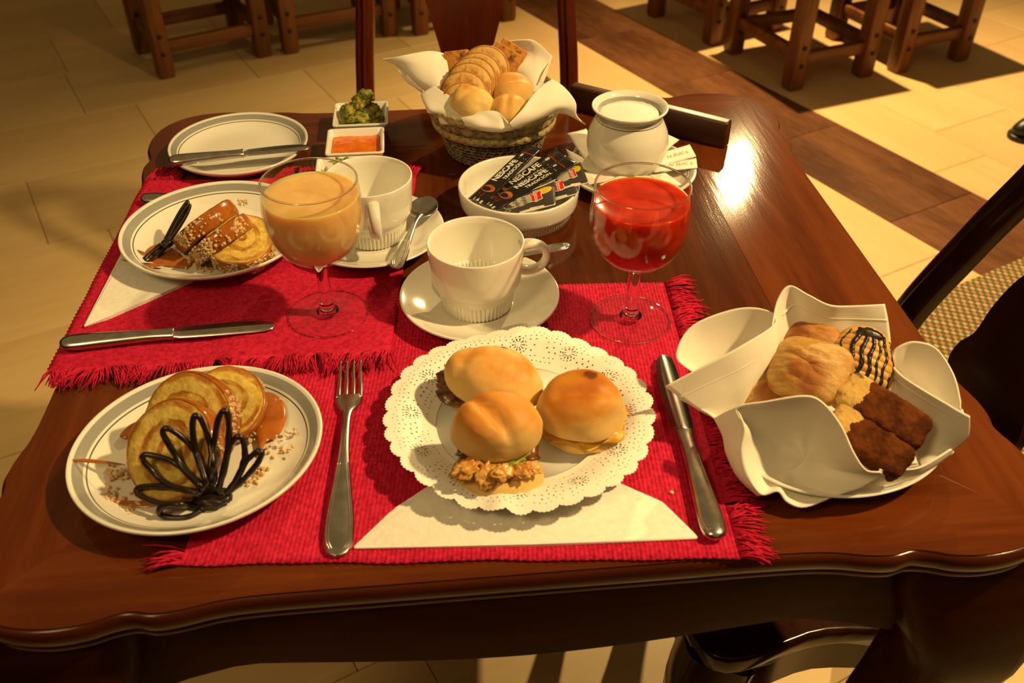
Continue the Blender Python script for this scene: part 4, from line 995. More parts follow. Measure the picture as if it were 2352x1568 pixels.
def cake_slice(center, normal, Rr, th, label, seed, up=(0, 0, 1), sy=1.0, nuts=()):
    """rolled cake disc: sponge with a caramel skin round the rim; nuts: (angle, count)"""
    E_ = dircol(normal, up)
    t = bpy.data.objects.new('rolled_cake_slice', None); C.objects.link(t); t.empty_display_size = 0.02
    t.matrix_basis = Matrix.Translation(center) @ E_.to_4x4(); setp(t, label, 'cake', 'rolled cake slices')
    def ring(r, z, n=96):
        out = []
        for i in range(n):
            a = 2 * math.pi * i / n; k = 1 + 0.05 * nz((math.cos(a), math.sin(a), seed), 1.4, seed) + 0.012 * nz((math.cos(a), math.sin(a), z * 80), 7, seed)
            out.append((r * k * math.cos(a), r * k * math.sin(a) * sy, z + 0.0006 * nz((math.cos(a) * r * 60, math.sin(a) * r * 60, seed), 2.0, 3)))
        return out
    h = th / 2
    P = [ring(0.0004, -h), ring(Rr * 0.5, -h), ring(Rr * 0.95, -h), ring(Rr * 0.975, -h + 0.001), ring(Rr * 0.975, h - 0.001), ring(Rr * 0.95, h), ring(Rr * 0.75, h), ring(Rr * 0.5, h), ring(Rr * 0.25, h), ring(0.0004, h)]
    mesh('sponge', *grid(P, closed_u=True), spiral_mat(Rr, seed), t)
    P = [ring(Rr * 0.96, -h - 0.0002), ring(Rr * 1.0, -h + 0.0012), ring(Rr * 1.012, 0), ring(Rr * 1.0, h - 0.0012), ring(Rr * 0.965, h + 0.0002), ring(Rr * 0.955, h - 0.0006)]
    mesh('caramel_skin', *grid(P, closed_u=True), M['caramel'], t)
    V, F = [], []; iv, if_ = ico(1)
    for a0, cnt in nuts:
        for _ in range(cnt):
            a = R(a0) + random.gauss(0, 0.13); z = random.uniform(-h * 0.9, h * 0.9); s = random.uniform(0.0008, 0.0021); n = len(V)
            q = Vector((Rr * 1.015 * math.cos(a), Rr * 1.015 * sy * math.sin(a), z))
            V += [q + Vector((v.x * s, v.y * s, v.z * s)) * (1 + 0.4 * nz(v, 2, q.z * 999)) for v in iv]; F += [tuple(i + n for i in f) for f in if_]
    if V: setp(mesh('nut_bits', V, F, M['nut'], t, smooth=False), kind='stuff')
    return t
# front plate
hp = 0.0075
puddle('caramel_puddle', [(590, 905), (625, 902), (652, 925), (658, 960), (640, 1000), (612, 1015), (597, 1045), (590, 1012), (580, 960)], hp + 0.003, 'glossy caramel puddle beside the standing cake slices', 0.0018)
puddle('caramel_smear', [(276, 998), (300, 975), (330, 965), (325, 985), (300, 1003), (280, 1006)], hp + 0.001, 'short caramel smear sticking out behind the cake slices', 0.0012)
puddle('caramel_smear', [(222, 1138), (260, 1148), (330, 1152), (385, 1155), (330, 1166), (262, 1158), (228, 1148)], hp, 'thin caramel streak leading to the chocolate petals', 0.0010)
puddle('caramel_drizzle', [(165, 1055), (200, 1054), (245, 1059), (285, 1066), (283, 1069), (240, 1065), (198, 1062), (166, 1059)], hp + 0.0105, 'caramel thread running over the plate rim', 0.0008)
cake_slice(ah(522, 930, 0.0285), (0.08, -0.46, 0.88), 0.0305, 0.015, 'rolled cake slice half covered by the other two', 5.3, nuts=((30, 14),))
cake_slice(ah(440, 970, 0.0395), (-0.28, -0.64, 0.72), 0.0385, 0.016, 'rolled cake slice standing between two others', 2.2, nuts=((35, 46), (15, 18)))
cake_slice(ah(403, 1034, 0.0375), (-0.30, -0.60, 0.74), 0.0378, 0.016, 'rolled cake slice with the chocolate petals against its face', 8.1, nuts=((20, 10),))
crumbs('chopped_nuts', [(ah(600, 985, hp), 0.004, 22, 0.004), (ah(578, 1010, hp), 0.003, 12, 0.004), (ah(668, 1000, hp + 0.004), 0.006, 8, 0.001), (ah(640, 1040, hp), 0.006, 14, 0.001), (ah(598, 1085, hp), 0.004, 26, 0.002), (ah(575, 1105, hp), 0.003, 12, 0.002), (ah(265, 1090, hp), 0.005, 34, 0.001), (ah(245, 1142, hp), 0.005, 26, 0.001), (ah(300, 1160, hp), 0.009, 26, 0.001), (ah(640, 925, hp + 0.002), 0.005, 6, 0.002)], 'chopped nuts scattered round the standing cake slices')
def petal_loop(base, tip, width, r=0.0021, n=40, nrm=(0, -0.6, 0.8), lift=0.0):
    b, tp = Vector(base), Vector(tip); ax = tp - b; sd = ax.cross(Vector(nrm)).normalized(); P = []
    for i in range(n):
        a = 2 * math.pi * i / n; s = 0.5 - 0.5 * math.cos(a)
        wv = math.sin(a) * width * 1.45 * (0.30 + 0.70 * s)
        P.append(b + ax * s + sd * wv + Vector(nrm) * lift * math.sin(math.pi * s))
    return tube(P, [r * (1.35 - 0.35 * (0.5 - 0.5 * math.cos(2 * math.pi * i / n))) for i in range(n)], 8, closed=True)
b0 = ah(492, 1160, 0.012)
t = thing('chocolate_fan', (b0.x, b0.y, b0.z - 0.003), 'dark chocolate decoration of eight open petals leaning on the cake', 'chocolate')
petals = [
    [(830, 1400), (700, 1470), (520, 1475), (425, 1440), (430, 1375), (520, 1345), (680, 1350), (830, 1380)],
    [(760, 1330), (600, 1340), (400, 1330), (230, 1260), (190, 1210), (230, 1170), (400, 1160), (600, 1180), (800, 1230)],
    [(800, 1220), (620, 1180), (480, 1130), (330, 990), (250, 890), (270, 845), (340, 850), (500, 890), (620, 960), (780, 1100), (850, 1180)],
    [(860, 1170), (700, 1040), (580, 850), (500, 720), (450, 620), (490, 580), (580, 620), (720, 740), (810, 870), (880, 1100)],
    [(900, 1130), (820, 950), (770, 750), (750, 560), (770, 460), (820, 470), (880, 600), (930, 760), (960, 950), (970, 1100)],
    [(940, 1130), (930, 950), (970, 720), (1000, 520), (1050, 410), (1100, 430), (1115, 560), (1110, 720), (1080, 900), (1040, 1080), (1010, 1180)],
    [(1010, 1200), (1070, 1000), (1110, 800), (1160, 700), (1220, 660), (1260, 720), (1275, 850), (1240, 980), (1170, 1130), (1090, 1220)],
    [(1080, 1240), (1200, 1150), (1300, 1050), (1400, 930), (1440, 840), (1420, 805), (1360, 840), (1280, 920), (1210, 1060), (1120, 1190)]]
fn_ = Vector((-0.30, -0.60, 0.74)).normalized(); fc_ = ah(403, 1034, 0.0375) + fn_ * 0.0112      # face of the slice the petals lean on
def on_face(x, y, h):
    p = ah(x, y, h); e = Vector((0, 0, CZ)); d = p - e
    q = e + d * ((fc_ - e).dot(fn_) / d.dot(fn_))
    return q if q.z > p.z and (q - fc_).length < 0.045 else p
for L_ in petals:                                   # outlines lie in one leaning plane
    P = []
    for cx, cy in cr(L_, 44, True):
        x, y = 270 + cx / 4.356, 850 + cy / 4.356
        P.append(on_face(x, y, max(0.0105, 0.0150 + 0.00034 * (1140 - y))))
    P = [(P[i - 1] + P[i] * 2 + P[(i + 1) % 44]) / 4 for i in range(44)]
    mesh('petal', *tube(P, [0.0023 + 0.0005 * nz((q * 0.6, cx, 0), 1.0, 2) for q in range(44)], 8, closed=True), M['chocolate'], t, world=True)
V, F = blob(0.0135, 0.0095, 0.0045, 4, 0.45, 2.0, 3)
p = ah(492, 1142, 0.0135); mesh('hub', [v + p for v in V], F, M['chocolate'], t, world=True)
# middle plate
hm = 0.0125
puddle('caramel_puddle', [(332, 578), (360, 560), (400, 570), (420, 590), (440, 605), (425, 615), (390, 612), (355, 606), (338, 595)], hm, 'caramel pool under the folded chocolate sticks', 0.0012)
puddle('caramel_drizzle', [(295, 569), (320, 575), (345, 585), (343, 588), (318, 580), (294, 572)], hm + 0.003, 'upper caramel thread beside the folded chocolate sticks', 0.0007)
puddle('caramel_drizzle', [(282, 596), (310, 602), (345, 610), (375, 606), (375, 610), (345, 614), (308, 606), (282, 598)], hm + 0.006, 'caramel thread running over the rim of the sideways cake plate', 0.0007)
A, B = ah(412, 560, 0.030), ah(552, 470, 0.030); dr = (B - A).normalized(); nrm = Vector((dr.y, -dr.x, 0)).normalized()
nA = Vector((-0.50, 0.28, 0.62)).normalized(); eA = Vector((0.32, -0.82, 0.48)); eA = (eA - nA * eA.dot(nA)).normalized() * 0.0345
cake_slice(ah(470, 513, 0.053) - eA, nA, 0.0350, 0.0165, 'rolled cake slice on its edge next to the folded chocolate sticks', 3.4, nuts=((8, 60), (26, 36), (48, 10), (75, 8)))
cake_slice(ah(506, 546, 0.048) - eA, nA, 0.0350, 0.0165, 'rolled cake slice on its edge between two others', 6.4, nuts=((6, 60), (28, 60), (92, 44), (60, 12)))
cake_slice((ah(554, 560, 0.0285)), (0.08, -0.26, 0.96), 0.0335, 0.0165, 'rolled cake slice lying flat beside the pale juice', 1.45, nuts=((250, 50), (290, 70), (215, 30), (325, 40)))
crumbs('chopped_nuts', [(ah(470, 614, hm), 0.005, 22, 0.001), (ah(520, 612, hm), 0.005, 14, 0.001), (ah(560, 470, hm + .02), 0.003, 14, 0.006), (ah(440, 600, hm), 0.004, 14, 0.002)], 'chopped nuts scattered beside the sideways cake slices')
b0 = ah(385, 560, 0.020)
t = thing('chocolate_fan', (b0.x, b0.y, b0.z - 0.008), 'dark chocolate sticks folded together beside the cake slices', 'chocolate')
for (x0, y0, h0, x1, y1, h1, w_) in ((375, 562, 0.020, 432, 462, 0.050, 0.0020), (382, 560, 0.022, 436, 470, 0.050, 0.0024), (378, 566, 0.020, 425, 480, 0.044, 0.0018), (390, 552, 0.024, 434, 478, 0.046, 0.0016), (384, 556, 0.020, 326, 606, 0.012, 0.0030), (392, 552, 0.022, 335, 600, 0.014, 0.0034), (395, 548, 0.022, 352, 582, 0.016, 0.0030)):
    mesh('petal', *petal_loop(ah(x0, y0, h0), ah(x1, y1, h1), w_, 0.0015), M['chocolate'], t, world=True)
V, F = blob(0.006, 0.009, 0.005, 4, 0.25, 2.0, 3)
p = ah(385, 556, 0.022); mesh('hub', [v + p for v in V], F, M['chocolate'], t, world=True)

# ================================================================ bread basket
BC = Vector((-0.022, 1.064, TZ))
M['straw'] = mat('grey_straw', (0.15, 0.115, 0.055), (0.34, 0.27, 0.13), rough=0.6, ns=120, stretch=(1, 1, 0.4))
M['straw_light'] = mat('pale_straw', (0.30, 0.24, 0.11), (0.46, 0.38, 0.18), rough=0.55, ns=160)
t = thing('bread_basket', BC, 'round woven straw basket full of bread', 'basket')
def bas_r(z): return 0.0555 + 0.0125 * min(1, z / 0.038) + (0.0105 * max(0, (z - 0.038) / 0.034))
fv, ff = [], []
for dirn in (1, -1):
    for k in range(46):
        P = []
        for i in range(12):
            z = 0.002 + 0.042 * i / 11; a = 2 * math.pi * k / 46 + dirn * z * 9.0; r = bas_r(z) + 0.0009 * dirn * math.sin(i * math.pi / 1.0 + k)
            P.append((r * math.cos(a), r * math.sin(a), z))
        tv, tf = sweep(P, [(0.0005, 0.0014), (-0.0005, 0.0014), (-0.0005, -0.0014), (0.0005, -0.0014)], None)
        n = len(fv); fv += tv; ff += [tuple(i + n for i in q) for q in tf]
setp(mesh('woven_side', fv, ff, M['straw'], t, smooth=False), kind='stuff')
fv, ff = [], []
for k in range(9):
    z = 0.003 + 0.0045 * k; P = [((bas_r(z) + 0.0007 * math.sin(i * math.pi / 2 + k * math.pi)) * math.cos(2 * math.pi * i / 160), (bas_r(z) + 0.0007 * math.sin(i * math.pi / 2 + k * math.pi)) * math.sin(2 * math.pi * i / 160), z) for i in range(160)]
    tv, tf = tube(P, 0.0009, 5, closed=True); n = len(fv); fv += tv; ff += [tuple(i + n for i in q) for q in tf]
setp(mesh('weft', fv, ff, M['straw'], t), kind='stuff')
def braid(rad, z, cnt, ln, w_, th, m, name, flare=0.0):
    fv, ff = [], []
    for s in (1, -1):
        for k in range(cnt):
            a = 2 * math.pi * (k + (0.5 if s < 0 else 0)) / cnt; P = []
            for i in range(7):
                q = i / 6 - 0.5; aa = a + q * ln / rad; zz = z + s * q * w_ * 1.15; rr = rad + th * math.cos(q * math.pi) + flare * (zz - z)
                P.append((rr * math.cos(aa), rr * math.sin(aa), zz))
            tv, tf = sweep(P, circ(1.0, 6, 0.42), [(w_ * 0.30 * (0.35 + math.sin(math.pi * (i + 0.5) / 7)), w_ * 0.30 * (0.35 + math.sin(math.pi * (i + 0.5) / 7))) for i in range(7)], ref=(0, 0, 1))
            n = len(fv); fv += tv; ff += [tuple(i + n for i in x) for x in tf]
    setp(mesh(name, fv, ff, m, t), kind='stuff')
braid(0.0715, 0.042, 40, 0.022, 0.0085, 0.0026, M['straw_light'], 'lower_braid')
braid(0.0750, 0.0535, 36, 0.024, 0.0095, 0.0016, M['straw'], 'middle_braid', 0.3)
braid(0.0785, 0.0655, 38, 0.024, 0.0105, 0.0024, M['straw_light'], 'rim_braid', 0.3)
mesh('liner', *lathe([(0, 0.003), (0.053, 0.003), (0.0625, 0.030), (0.068, 0.046), (0.0745, 0.060)], 64), M['straw'], t, thick=0.001)

def cloth_thing(name, loc, label, sheets, th=0.0013, hems=()):
    V, F = join(*sheets)
    t = Vector(loc)
    o = mesh(name, [Vector(v) - t for v in V], F, M['cloth'], loc=loc)
    s = o.modifiers.new('thickness', 'SOLIDIFY'); s.thickness = th; s.offset = 0
    for h_ in hems: mesh('hem', *tube(cr([ah(*q) for q in h_], 30), 0.0010, 6), M['cloth'], o, world=True)
    return setp(o, label, 'napkin')
def px(rows): return [[ah(*p) for p in r] for r in rows]
def lat_cloth(c, prof, n=72, wob=0.004, seed=1.0):
    V, F = lathe(prof, n); return [(v[0] * (1 + wob * 8 * nz(v, 20, seed)) + c[0], v[1] * (1 + wob * 8 * nz(v, 20, seed)) + c[1], v[2] + c[2]) for v in V], F
sheets = [
    lat_cloth(BC, [(0, 0.010), (0.045, 0.010), (0.060, 0.035), (0.068, 0.055), (0.0745, 0.0655)]),
    # left corner flying out
    loft(px([[(877, 136, .098), (925, 128, .105), (985, 118, .108), (1022, 124, .104)], [(905, 146, .094), (950, 150, .098), (1000, 155, .098), (1030, 160, .095)], [(925, 160, .088), (960, 185, .086), (1005, 200, .086), (1035, 215, .080)], [(960, 195, .078), (985, 215, .074), (1015, 235, .070), (1050, 245, .062)]])),
    # rolled under side of the left corner
    loft(px([[(905, 146, .094), (925, 162, .088), (945, 182, .080), (968, 205, .074)], [(925, 175, .082), (935, 188, .078), (950, 198, .074), (970, 212, .070)], [(930, 170, .072), (945, 182, .070), (958, 200, .066), (975, 216, .064)]])),
    # front left flap over the rim
    loft(px([[(996, 198, .088), (1035, 222, .086), (1065, 243, .082), (1088, 258, .078)], [(975, 212, .082), (1005, 235, .080), (1050, 255, .076), (1090, 268, .072)], [(968, 220, .078), (985, 250, .074), (1010, 262, .070), (1060, 272, .068)], [(982, 258, .070), (1000, 262, .068), (1030, 260, .066), (1075, 275, .062)]])),
    # front roll
    loft(px([[(1005, 262, .066), (1035, 258, .070), (1080, 262, .076), (1110, 255, .082), (1145, 258, .082), (1168, 285, .076)], [(1008, 274, .064), (1040, 268, .070), (1085, 275, .074), (1120, 272, .076), (1150, 278, .076), (1170, 288, .072)], [(1015, 285, .060), (1045, 284, .064), (1090, 290, .068), (1125, 292, .070), (1155, 296, .070), (1175, 292, .070)], [(1040, 284, .056), (1065, 290, .058), (1100, 298, .062), (1130, 302, .064), (1155, 302, .064), (1180, 296, .066)]])),
    # right flap with hanging corner
    loft(px([[(1170, 284, .080), (1200, 250, .090), (1235, 205, .098), (1268, 182, .102)], [(1172, 292, .074), (1215, 262, .084), (1258, 225, .094), (1297, 202, .098)], [(1180, 294, .070), (1225, 272, .078), (1272, 244, .088), (1322, 235, .090)], [(1185, 294, .068), (1235, 274, .074), (1285, 255, .080), (1325, 266, .076)], [(1200, 290, .066), (1245, 268, .072), (1295, 260, .074), (1345, 286, .064)]])),
    # back right corner standing up
    loft(px([[(1118, 112, .100), (1150, 97, .112), (1205, 91, .120), (1232, 96, .118), (1269, 130, .106)], [(1125, 140, .092), (1160, 125, .100), (1205, 120, .104), (1235, 130, .104), (1262, 150, .098)], [(1140, 180, .075), (1170, 165, .086), (1205, 165, .092), (1232, 175, .090), (1252, 180, .086)], [(1150, 220, .060), (1180, 210, .068), (1210, 210, .074), (1228, 212, .074), (1240, 205, .074)]])),
]
cloth_thing('cloth_napkin', BC + Vector((0, 0, 0.010)), 'white cloth napkin lining the woven bread basket', sheets, hems=[[(1262, 145, .1005), (1250, 165, .095), (1240, 188, .086)], [(1190, 284, .070), (1245, 256, .083), (1300, 240, .088)]])
# bread slices fanned in the basket
M['toast_face'] = mat('toasted_slice', (0.64, 0.40, 0.12), (0.42, 0.17, 0.026), rough=0.75, ns=75, lo=0.42, hi=0.66, bump=(180, 0.6, 0.0015))
M['toast_crust'] = mat('crust', (0.50, 0.22, 0.040), (0.38, 0.13, 0.018), rough=0.6, ns=90)
M['dark_toast'] = mat('dark_toast', (0.50, 0.20, 0.026), (0.035, 0.012, 0.004), rough=0.75, ns=60, lo=0.52, hi=0.72, bump=(200, 0.7, 0.002))
def round_slice(c, nrm, Rr, label, seed, th=0.0065, sy=0.95):
    E_ = dircol(nrm)
    t = bpy.data.objects.new('bread_slice', None); C.objects.link(t); t.empty_display_size = 0.02
    t.matrix_basis = Matrix.Translation(c) @ E_.to_4x4(); setp(t, label, 'bread', 'bread slices in the woven basket')
    def ring(r, z, n=56): return [(r * math.cos(2 * math.pi * i / n) * (1 + 0.03 * nz((math.cos(2 * math.pi * i / n), math.sin(2 * math.pi * i / n), seed), 1.5, seed)), r * sy * math.sin(2 * math.pi * i / n), z) for i in range(n)]
    h = th / 2
    mesh('crumb', *grid([ring(0.0003, -h), ring(Rr * 0.95, -h), ring(Rr * 0.96, h), ring(Rr * 0.5, h), ring(0.0003, h)], closed_u=True), M['toast_face'], t)
    mesh('crust', *grid([ring(Rr * 0.945, -h - 0.0003), ring(Rr, -h + 0.0008), ring(Rr, h - 0.0008), ring(Rr * 0.95, h + 0.0003)], closed_u=True), M['toast_crust'], t)
sl = [(1114, 162, .098, 0.0300), (1098, 176, .096, 0.0290), (1087, 186, .093, 0.0285), (1078, 199, .089, 0.0285), (1066, 218, .083, 0.0282), (1066, 240, .076, 0.0265)]
wd = ['against the dark toast', 'second in the fan from the dark toast', 'third in the fan from the dark toast', 'third in the fan from the pale roll', 'second in the fan from the pale roll', 'against the pale roll']
for i, (x, y, h, rr) in enumerate(sl):
    round_slice(ah(x, y, h), (-0.18 + 0.02 * i, -0.86, 0.50), rr, 'round toasted bread slice ' + wd[i], i * 2.7)
def square_toast(c, nrm, w_, hgt, label, roll=0.0):
    o = mesh('toast', *box(w_, hgt, 0.008, 0.0018, 2), M['dark_toast'])
    o.matrix_basis = Matrix.Translation(c) @ dircol(nrm).to_4x4() @ Matrix.Rotation(R(roll), 4, 'Z'); setp(o, label, 'toast', 'squares of dark toast in the woven basket')
square_toast(ah(1160, 146, .096), (-0.10, -0.84, 0.52), 0.034, 0.050, 'square toast with charred corner beside the standing napkin corner', -28)
square_toast(ah(1148, 156, .093), (-0.12, -0.82, 0.54), 0.036, 0.050, 'square toast behind the fanned round slices', -26)
square_toast(ah(1052, 162, .090), (-0.16, -0.84, 0.50), 0.030, 0.046, 'square toast edge beside the flying napkin corner', 10)
def roll(c, rx, ry, rz_, rzang, seed, label, tilt, groove, pal=(0.74, 0.50, 0.18), gold=(0.66, 0.34, 0.075)):
    t = thing('bread_roll', c, label, 'bread roll', 'rolls in the woven basket', rz=R(rzang))
    bun_top(rx, ry, rz_, seed, bun_mat('roll_crust', pal, gold, (0.55, 0.22, 0.035), 0.002, rz_, seed), t, 0, groove, tilt, 0.82, 'crust')
roll(ah(1176, 212, .080), 0.0245, 0.022, 0.022, -10, 4, 'golden bread roll against the dark toast', (R(28), 0, 0), (R(15), 0.003, 0.004, 0.003))
roll(ah(1085, 240, .080), 0.0255, 0.020, 0.020, -20, 9, 'pale bread roll beside the fanned slices', (R(20), R(10), 0), (R(60), 0.0025, 0.004, 0.004), (0.78, 0.56, 0.20), (0.70, 0.44, 0.12))
roll(ah(1168, 260, .072), 0.0225, 0.021, 0.022, 5, 14, 'golden bread roll at the front of the basket beside the right napkin flap', (R(24), 0, 0), (R(80), 0.0025, 0.004, 0.002))

# ================================================================ pastry basket
PO = ah(1905, 1030, 0.0)
V, F = lathe(cr([(0, 0.002), (0.052, 0.002), (0.060, 0.0), (0.066, 0.004), (0.082, 0.0125), (0.090, 0.0185), (0.0905, 0.0200), (0.0885, 0.0202), (0.080, 0.0150), (0.062, 0.0070), (0.05, 0.0055), (0, 0.0055)], 50), 96, 0.97, 0.76)
setp(mesh('oval_dish', V, F, M['porcelain'], loc=PO + Vector((0.003, 0.001, 0)), rot=(0, 0, R(20))), 'shallow white oval dish under the wrapped pastries', 'dish')
sheets = [
    # body of the bundle
    loft(px([[(1560, 915, .040), (1640, 960, .035), (1680, 1030, .030), (1710, 1100, .024), (1745, 1133, .016)], [(1640, 930, .022), (1690, 960, .018), (1730, 1020, .015), (1770, 1080, .012), (1800, 1110, .010)], [(1760, 900, .012), (1790, 930, .011), (1820, 970, .010), (1850, 1010, .010), (1880, 1050, .010)], [(1900, 860, .014), (1930, 890, .012), (1960, 930, .011), (1990, 980, .011), (2010, 1040, .012)], [(2040, 840, .040), (2070, 880, .034), (2100, 940, .030), (2110, 1000, .026), (2080, 1090, .020)]]), 30, 30),
    # left cone: opening ring down to its throat
    loft(px([[(1585, 850, .052), (1553, 815, .060), (1590, 748, .074), (1690, 709, .086), (1760, 712, .090), (1780, 742, .090), (1700, 795, .084), (1620, 838, .072), (1528, 887, .055)],
             [(1610, 865, .042), (1590, 835, .048), (1615, 785, .060), (1690, 755, .070), (1745, 755, .074), (1784, 775, .080), (1720, 835, .070), (1650, 870, .060), (1560, 912, .046)],
             [(1650, 890, .028), (1640, 870, .034), (1655, 840, .042), (1700, 815, .050), (1740, 810, .056), (1786, 812, .066), (1725, 875, .056), (1670, 910, .046), (1605, 942, .036)],
             [(1690, 920, .016), (1685, 905, .020), (1695, 890, .024), (1715, 880, .030), (1740, 875, .034), (1770, 860, .044), (1720, 920, .038), (1690, 942, .032), (1650, 965, .026)]]), 48, 22),
    # back petal
    loft(px([[(1772, 752, .088), (1786, 690, .098), (1812, 656, .106), (1855, 676, .103), (1905, 700, .098), (1960, 702, .097), (2032, 698, .099)], [(1776, 775, .080), (1795, 725, .084), (1825, 700, .090), (1860, 715, .088), (1910, 730, .086), (1965, 732, .086), (2040, 735, .088)], [(1786, 810, .058), (1810, 785, .062), (1840, 775, .064), (1870, 780, .064), (1915, 790, .064), (1970, 790, .066), (2046, 785, .072)], [(1796, 850, .034), (1820, 840, .036), (1850, 835, .038), (1880, 840, .038), (1920, 850, .038), (1975, 845, .042), (2046, 830, .054)]]), 40, 20),
    # right cone
    loft(px([[(2046, 845, .062), (2050, 815, .072), (2062, 797, .078), (2100, 784, .084), (2150, 800, .084), (2190, 860, .078), (2206, 922, .068)], [(2044, 860, .056), (2050, 840, .062), (2068, 830, .066), (2100, 822, .070), (2140, 840, .070), (2175, 890, .066), (2206, 938, .064)], [(2046, 880, .046), (2056, 868, .050), (2075, 862, .052), (2100, 866, .054), (2130, 885, .056), (2165, 920, .058), (2212, 948, .062)], [(2048, 925, .030), (2060, 920, .032), (2080, 920, .034), (2105, 925, .036), (2135, 945, .040), (2165, 970, .044), (2205, 990, .046)]]), 36, 18),
    loft(px([[(2044, 832, .066), (2070, 862, .068), (2120, 895, .070), (2180, 930, .068), (2228, 956, .064)], [(2050, 880, .050), (2080, 905, .054), (2125, 935, .056), (2175, 970, .054), (2224, 1002, .048)], [(2060, 940, .034), (2090, 960, .036), (2120, 985, .036), (2150, 1020, .034), (2190, 1032, .032)], [(2070, 1000, .020), (2085, 1020, .020), (2100, 1040, .020), (2110, 1065, .020), (2118, 1086, .020)]]), 36, 20),
    # front pocket
    loft(px([[(1690, 937, .066), (1760, 922, .076), (1850, 909, .084), (1892, 927, .080), (1932, 978, .070), (1962, 1042, .058), (1990, 1080, .048), (2026, 1086, .042), (1990, 1112, .026), (1915, 1140, .018), (1848, 1165, .012), (1808, 1153, .013), (1786, 1128, .020), (1748, 1136, .016), (1716, 1092, .030), (1704, 1035, .044), (1712, 985, .056)],
             [(1720, 960, .054), (1775, 945, .060), (1840, 940, .064), (1880, 955, .062), (1910, 995, .054), (1935, 1045, .044), (1960, 1078, .036), (1985, 1088, .032), (1960, 1104, .022), (1900, 1122, .015), (1850, 1135, .011), (1815, 1128, .012), (1795, 1112, .016), (1768, 1112, .015), (1742, 1080, .022), (1730, 1035, .034), (1732, 995, .044)],
             [(1790, 1010, .032), (1815, 1000, .034), (1840, 1000, .036), (1862, 1008, .034), (1880, 1030, .030), (1895, 1055, .024), (1905, 1070, .020), (1910, 1078, .018), (1900, 1085, .015), (1880, 1092, .012), (1850, 1095, .011), (1830, 1092, .011), (1815, 1085, .012), (1800, 1080, .014), (1790, 1065, .018), (1785, 1045, .024), (1785, 1025, .028)],
             [tuple(a + (b - a) * 0.12 for a, b in zip((1848, 1056, 0.019), q)) for q in ((1790, 1010, .032), (1815, 1000, .034), (1840, 1000, .036), (1862, 1008, .034), (1880, 1030, .030), (1895, 1055, .024), (1905, 1070, .020), (1910, 1078, .018), (1900, 1085, .015), (1880, 1092, .012), (1850, 1095, .011), (1830, 1092, .011), (1815, 1085, .012), (1800, 1080, .014), (1790, 1065, .018), (1785, 1045, .024), (1785, 1025, .028))],
             [tuple(a + (b - a) * 0.01 for a, b in zip((1848, 1056, 0.019), q)) for q in ((1790, 1010, .032), (1815, 1000, .034), (1840, 1000, .036), (1862, 1008, .034), (1880, 1030, .030), (1895, 1055, .024), (1905, 1070, .020), (1910, 1078, .018), (1900, 1085, .015), (1880, 1092, .012), (1850, 1095, .011), (1830, 1092, .011), (1815, 1085, .012), (1800, 1080, .014), (1790, 1065, .018), (1785, 1045, .024), (1785, 1025, .028))]]), 84, 24, closed=True),
    # low right side of the bundle
    loft(px([[(2020, 1078, .040), (2070, 1078, .034), (2118, 1070, .034), (2185, 1030, .036)], [(2015, 1098, .028), (2068, 1094, .025), (2118, 1082, .026), (2190, 1036, .030)], [(1985, 1118, .018), (2055, 1108, .018), (2115, 1090, .019), (2185, 1042, .024)]]), 24, 12),
    # left outside of the pocket
    loft(px([[(1692, 935, .066), (1712, 985, .056), (1704, 1035, .044), (1716, 1092, .030), (1748, 1136, .016)], [(1668, 945, .058), (1682, 990, .048), (1682, 1035, .036), (1700, 1090, .024), (1742, 1138, .012)], [(1640, 960, .046), (1660, 1000, .036), (1668, 1040, .026), (1695, 1095, .016), (1740, 1138, .008)]]), 30, 12),
]
cloth_thing('cloth_napkin', PO + Vector((0, 0, 0.006)), 'white cloth napkin folded into pockets round the pastries', sheets, hems=[[(1784, 775, .080), (1720, 835, .070), (1650, 870, .060), (1560, 912, .046)], [(1795, 725, .084), (1825, 700, .090), (1860, 715, .088), (1910, 730, .086), (1965, 732, .086), (2038, 735, .088)], [(2047, 856, .058), (2075, 884, .061), (2122, 915, .063), (2178, 950, .061), (2226, 979, .056)]])
# pastries
def flaky(name, c1, c2, c3, seed):
    t = NT(name); v = t.coord((1, 3.0, 1), loc=(seed, 0, 0))
    a = t.noise(v, 95, 6, 0.7); b = t.noise(t.coord(loc=(seed, 1, 0)), 26, 2)
    c = t.mix(t.ramp(a, 0.38, 0.66), c1, c2); c = t.mix(t.ramp(b, 0.50, 0.68), c, c3)
    t.col(c); t.set(Roughness=0.45); t.bump(a, 0.7, 0.002); return t.m
def turnover(c, rz, tilt, wx, wy, h, label, m, seed, corner=2.6):
    t = thing('turnover', c, label, 'pastry', 'turnovers in the pastry napkin'); t.rotation_euler = (R(tilt[0]), R(tilt[1]), R(rz))
    def dome(z0, hh, s, flip=1):
        rows = []
        for j in range(15):
            q = j / 14; row = []
            for i in range(64):
                a = 2 * math.pi * i / 64; ca, sa = math.cos(a), math.sin(a)
                k = (abs(ca) ** corner + abs(sa) ** corner) ** (-1 / corner)
                x, y = wx * s * q * k * ca, wy * s * q * k * sa
                z = z0 + flip * hh * (1 - q ** 2.4) ** 0.8 + (0.0020 * nz((x * 70, y * 220, seed), 1.0, seed) + 0.0009 * nz((x * 200, y * 600, seed), 1.0, seed)) * (1 - 0.4 * q)
                row.append((x * (1 + 0.04 * nz((ca, sa, seed), 2, seed)), y, z))
            rows.append(row)
        return grid(rows, closed_u=True)
    mesh('top_crust', *dome(0.002, h, 1.0), m, t, thick=0.0016); mesh('bottom_crust', *dome(0.0005, h * 0.45, 1.02, -1), m, t, thick=0.0016)
    return t
